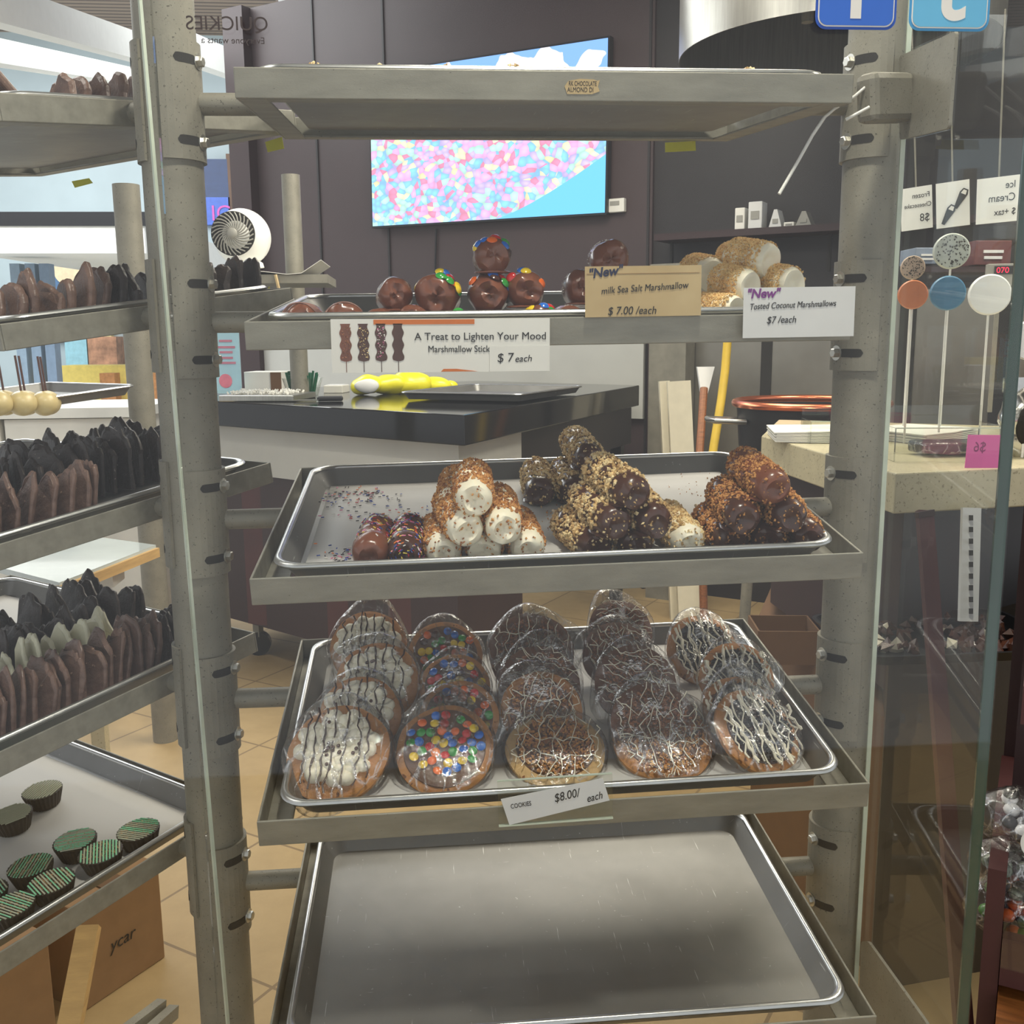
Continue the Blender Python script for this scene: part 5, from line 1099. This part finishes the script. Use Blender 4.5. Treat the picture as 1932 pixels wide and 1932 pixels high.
for i, (px, py, cols, lab) in enumerate(((1925, 1545, ((236, 236, 236), (60, 56, 56)), 'clear bag with white round label, uppermost in the candy stand'), (1916, 1640, ((60, 60, 60), (120, 130, 110)), 'clear bag of dark sweets in the middle of the candy stand'), (1912, 1712, ((216, 100, 40), (80, 130, 50)), 'clear bag of orange and green gummies in the candy stand'))):
    c = Pplane(px, py, sp0+rdir*.08, rdir); t = thing('candy_bag', lab, 'candy bag', frame_from(c, Vector((rdir.y, -rdir.x, 0)), UP), 'candy bags in the red stand')
    ms = [mat('gummy %d %d' % (i, q), cc, .35, 0, .1) for q, cc in enumerate(cols)]; rnd = random.Random(i)
    for q in range(22): MB().ball((rnd.uniform(-.035, .05), rnd.uniform(-.03, .03), rnd.uniform(-.03, .025)), .011, 6, None, 0, (1, 1, .8)).build('sweet', ms[q % 2], t, smooth=True)
    MB().ball((0.005, 0, 0), .058, 18, None, 0, (1.1, .8, .75), .22, 26, i).build('clear_film', M['wrap'], t, smooth=True)
    if i == 0: MB().lathe([(.024, -.001), (.024, .001)], 30, Matrix.Translation((.026, -.055, -.006)) @ Matrix.Rotation(R(90), 4, 'X')).build('round_label', M['plastic_white'], t)
# ------------------------------------------------------------------ left: far kiosk and mall
tA, tB, tC, tD = Pz(112, 1099, .75), Pz(294, 1028, .75), Pz(150, 1008, .75), Pz(-80, 1050, .75)
lt = thing('side_table', 'glossy pale table with wooden edge seen under the left trays', 'table'); polyslab([tA, tB, tC, tD], .735, .75).build('table_top', mat('glossy pale top', (190, 200, 200), .08, 0, .1, 4, coat=.5), lt)
MB().bar(tA-UP*.02, tB-UP*.02, .02, .025).build('wood_edge', M['plank'], lt)
mid = tA*.45+tB*.55+(tC-tB).normalized()*.12; MB().box((mid.x, mid.y, .70), (.16, .10, .05)).build('bracket', M['card'], lt); MB().bar(Vector((mid.x, mid.y, 0)), Vector((mid.x, mid.y, .69)), .035, .035, Vector((0, 1, 0))).build('leg', M['marble'], lt)
a = P(0, 790, 2.5); b_ = P(300, 744, 2.9)
ft2 = thing('sheet_pan', 'far tray of caramel apples behind the left rack', 'tray', frame_from((a+b_)/2+Vector((-.25, .2, .02)), b_-a, UP)); b1, b2 = pan_parts((b_-a).length, .44); b1.build('pan_body', M['alu'], ft2, smooth=True); b2.build('rolled_rim', M['rim'], ft2, smooth=True)
dd = (b_-a).normalized(); nn = Vector((-dd.y, dd.x, 0))
for i, (px, sy_) in enumerate(((8, 700), (42, 697), (54, 699), (82, 694), (96, 694), (122, 698))):
    c = P(px+10, 762, 2.58+i*.025)+nn*(.05+.05*(i % 2)); t = thing('caramel_apple', 'pale caramel apple with dark stick on the far left tray', 'caramel apple', c, 'caramel apples on the far tray')
    MB().ball((0, 0, 0), .036, 14, None, 0, (1, 1, .92), .04, 30, i).build('apple', M['apple'], t, smooth=True); MB().tube([(0, 0, .025), (-.008, 0, .125)], .0032, 6).build('stick', M['dark_choc'], t)
wc = thing('white_cabinet', 'long white kiosk cabinet in the left background', 'cabinet', P(180, 880, 4.2)); zc = P(180, 775, 4.2).z
for x_ in (-.62, -.06): MB().box((x_, .2, zc/2-P(180, 880, 4.2).z), (.54, .5, zc-.05)).build('door', M['white'], wc, bevel=.004)
MB().box((-.34, .2, zc-P(180, 880, 4.2).z), (1.16, .56, .04)).build('cabinet_top', M['mallwhite'], wc)
def shopbox(px0, py0, px1, py1, d, dep, m, name, label, cat, kind=None):
    if d > 9: a, b_, c_ = (Py(x, y, 11.15-dep) for x, y in ((px0, py1), (px1, py1), (px0, py0)))
    else: a, b_, c_ = P(px0, py1, d), P(px1, py1, d), P(px0, py0, d)
    w_ = (b_-a).length; h = c_.z-a.z
    if not kind and 8.4 < d < 9: h += a.z; a.z = b_.z = 0
    o = MB().box((w_/2, dep/2, h/2), (w_, dep, h)).build(name, m, mw=frame_from(a, b_-a, UP))
    if kind: struct(o)
    else: tag(o, label, cat)
    return o
shopbox(-60, 420, 275, 478, 7.5, 2.5, M['mallwhite'], 'trim_7', None, None, 1); shopbox(-60, 400, 275, 426, 7.45, .1, M['black'], 'trim_8', None, None, 1)
shopbox(86, 485, 165, 640, 9.5, .1, mat('blue poster', (74, 112, 152), .5), 'shop_poster', 'blue shop poster with a pale round motif in the mall', 'poster')
a = Py(128, 512, 11.04); o = MB().lathe([(.14, -.01), (.14, .01)], 24, Matrix.Translation(a) @ Matrix.Rotation(R(90), 4, 'X')).build('poster_motif', mat('pale motif', (226, 206, 170), .5)); tag(o, 'pale round disc mounted on the blue shop poster', 'sign')
shopbox(166, 470, 210, 640, 9.5, .1, mat('cream sign', (236, 226, 170), .5), 'shop_sign', 'cream coloured shop panel right of the blue poster', 'sign'); shopbox(245, 468, 282, 535, 9.3, .1, mat('orange sign', (232, 120, 92), .5), 'shop_sign', 'orange shop sign beside the left pole', 'sign')
shopbox(110, 690, 300, 700, 8.6, .3, mat('yellow counter edge', (232, 210, 110), .5), 'shop_counter', 'yellow edged shop counter across the mall', 'counter')
shopbox(120, 702, 300, 760, 8.95, .4, mat('shop counter front', (170, 140, 120), .5), 'counter_front', 'dull pink front below the yellow shop counter', 'counter')
shopbox(125, 638, 166, 690, 9.2, .3, mat('cooler', (150, 200, 214), .2), 'drinks_cooler', 'small pale blue drinks cooler on the shop counter', 'cooler'); shopbox(168, 635, 222, 690, 9.2, .3, mat('snack wall', (176, 130, 100), .6, 0, .5, 9), 'snack_display', 'warm coloured snack display beside the drinks cooler', 'display')
for px in (191, 268): shopbox(px, 704, px+28, 752, 8.41, .12, mat('basket %d' % px, (176, 120, 66), .6, 0, .2, 30), 'wicker_basket', ('brown wicker basket, left one below the shop counter', 'brown wicker basket, right one by the rack pole')[px > 200], 'basket')
for i, px in enumerate((38, 66, 92)): shopbox(px, 500, px+18, 742, 8.0, .1, mat('grey column %d' % i, (126-i*8, 146-i*8, 164-i*6), .5), 'trim_9', None, None, 1)
shopbox(384, 372, 436, 424, 9.9, .1, mat('blue sign', (66, 104, 200), .4), 'shop_sign', 'blue shop sign with pink letters left of the fan', 'sign'); 
t = thing('sign_letters', 'pink letters IC mounted on the blue shop sign', 'letters', Py(398, 416, 11.04)); text('IC', .22, mat('pink letters', (206, 84, 180), .4), t, Matrix.Identity(4), 'letter')
shopbox(384, 300, 432, 372, 9.9, .1, mat('navy banner', (52, 70, 110), .5), 'shop_banner', 'navy banner above the blue shop sign', 'banner'); shopbox(436, 290, 488, 480, 9.9, .1, mat('brown poster', (96, 66, 44), .5, 0, .3, 3), 'shop_poster', 'brown food poster left of the screen wall', 'poster')
# floor things lower left
q1, q2 = Pz(312, 1806, 0), Pz(156, 1912, 0); dv = (q2-q1).normalized(); nv = Vector((dv.y, -dv.x, 0)); nv = nv if nv.y > 0 else -nv
cb = thing('cardboard_box', 'large brown cardboard box on the floor under the left rack', 'carton', frame_from(q2, q1-q2, UP)); w_ = (q1-q2).length
MB().box((w_/2, .16, .11), (w_, .32, .22)).build('box_body', M['cardboard'], cb, bevel=.003); MB().box((w_/2, .16, .2215), (.05, .33, .002)).build('tape', M['cardboard_dark'], cb); text('ycar', .036, M['ink'], cb, Matrix.Translation((w_*.35, -.002, .09)), 'handwriting', shear=.2)
q3 = q2+dv*.03; cb2 = thing('cardboard_box', 'brown cardboard box cut by the lower left photo corner', 'carton', frame_from(q3+dv*.42, q2-(q3+dv*.4), UP)); MB().box((.18, .10, .12), (.36, .3, .24)).build('box_body', M['cardboard'], cb2, bevel=.003); MB().box((.18, .10, .2415), (.05, .3, .002)).build('flap_seam', M['cardboard_dark'], cb2)
o = MB().bar(P(168, 1748, 1.72), P(122, 1990, 1.6), .036, .02, Vector((0, 1, 0))).build('timber_batten', M['plank']); tag(o, 'pale timber batten leaning on the cardboard boxes', 'timber')
for i, (a, b_) in enumerate((((305, 1897), (235, 1950)), ((328, 1908), (270, 1960)))):
    o = MB().bar(P(*a, 1.6), P(*b_, 1.5), .016, .02).build('metal_rail', M['steel']); tag(o, ('left', 'right')[i]+' of two short grey metal rails at the lower left', 'rail')
# reflection of lettering, put in as dark flat letters on the front glass
gl = thing('reflected_lettering', 'faint dark reversed reflection of lettering, modelled on the front glass beside the left pole', 'lettering', frame_from(fpt(507, 58), Vector((1, 0, 0)), UP)); us = (fpt(507, 58)-fpt(330, 58)).length/177
FT = mat('reflected lettering tone', (72, 62, 60), .5); text('QUICKIES', 36*us, FT, gl, Matrix.Identity(4), mirror=True, sx=1.0); text('Everyone wants a', 17*us, FT, gl, Matrix.Translation((-8*us, 0, -24*us)), mirror=True)
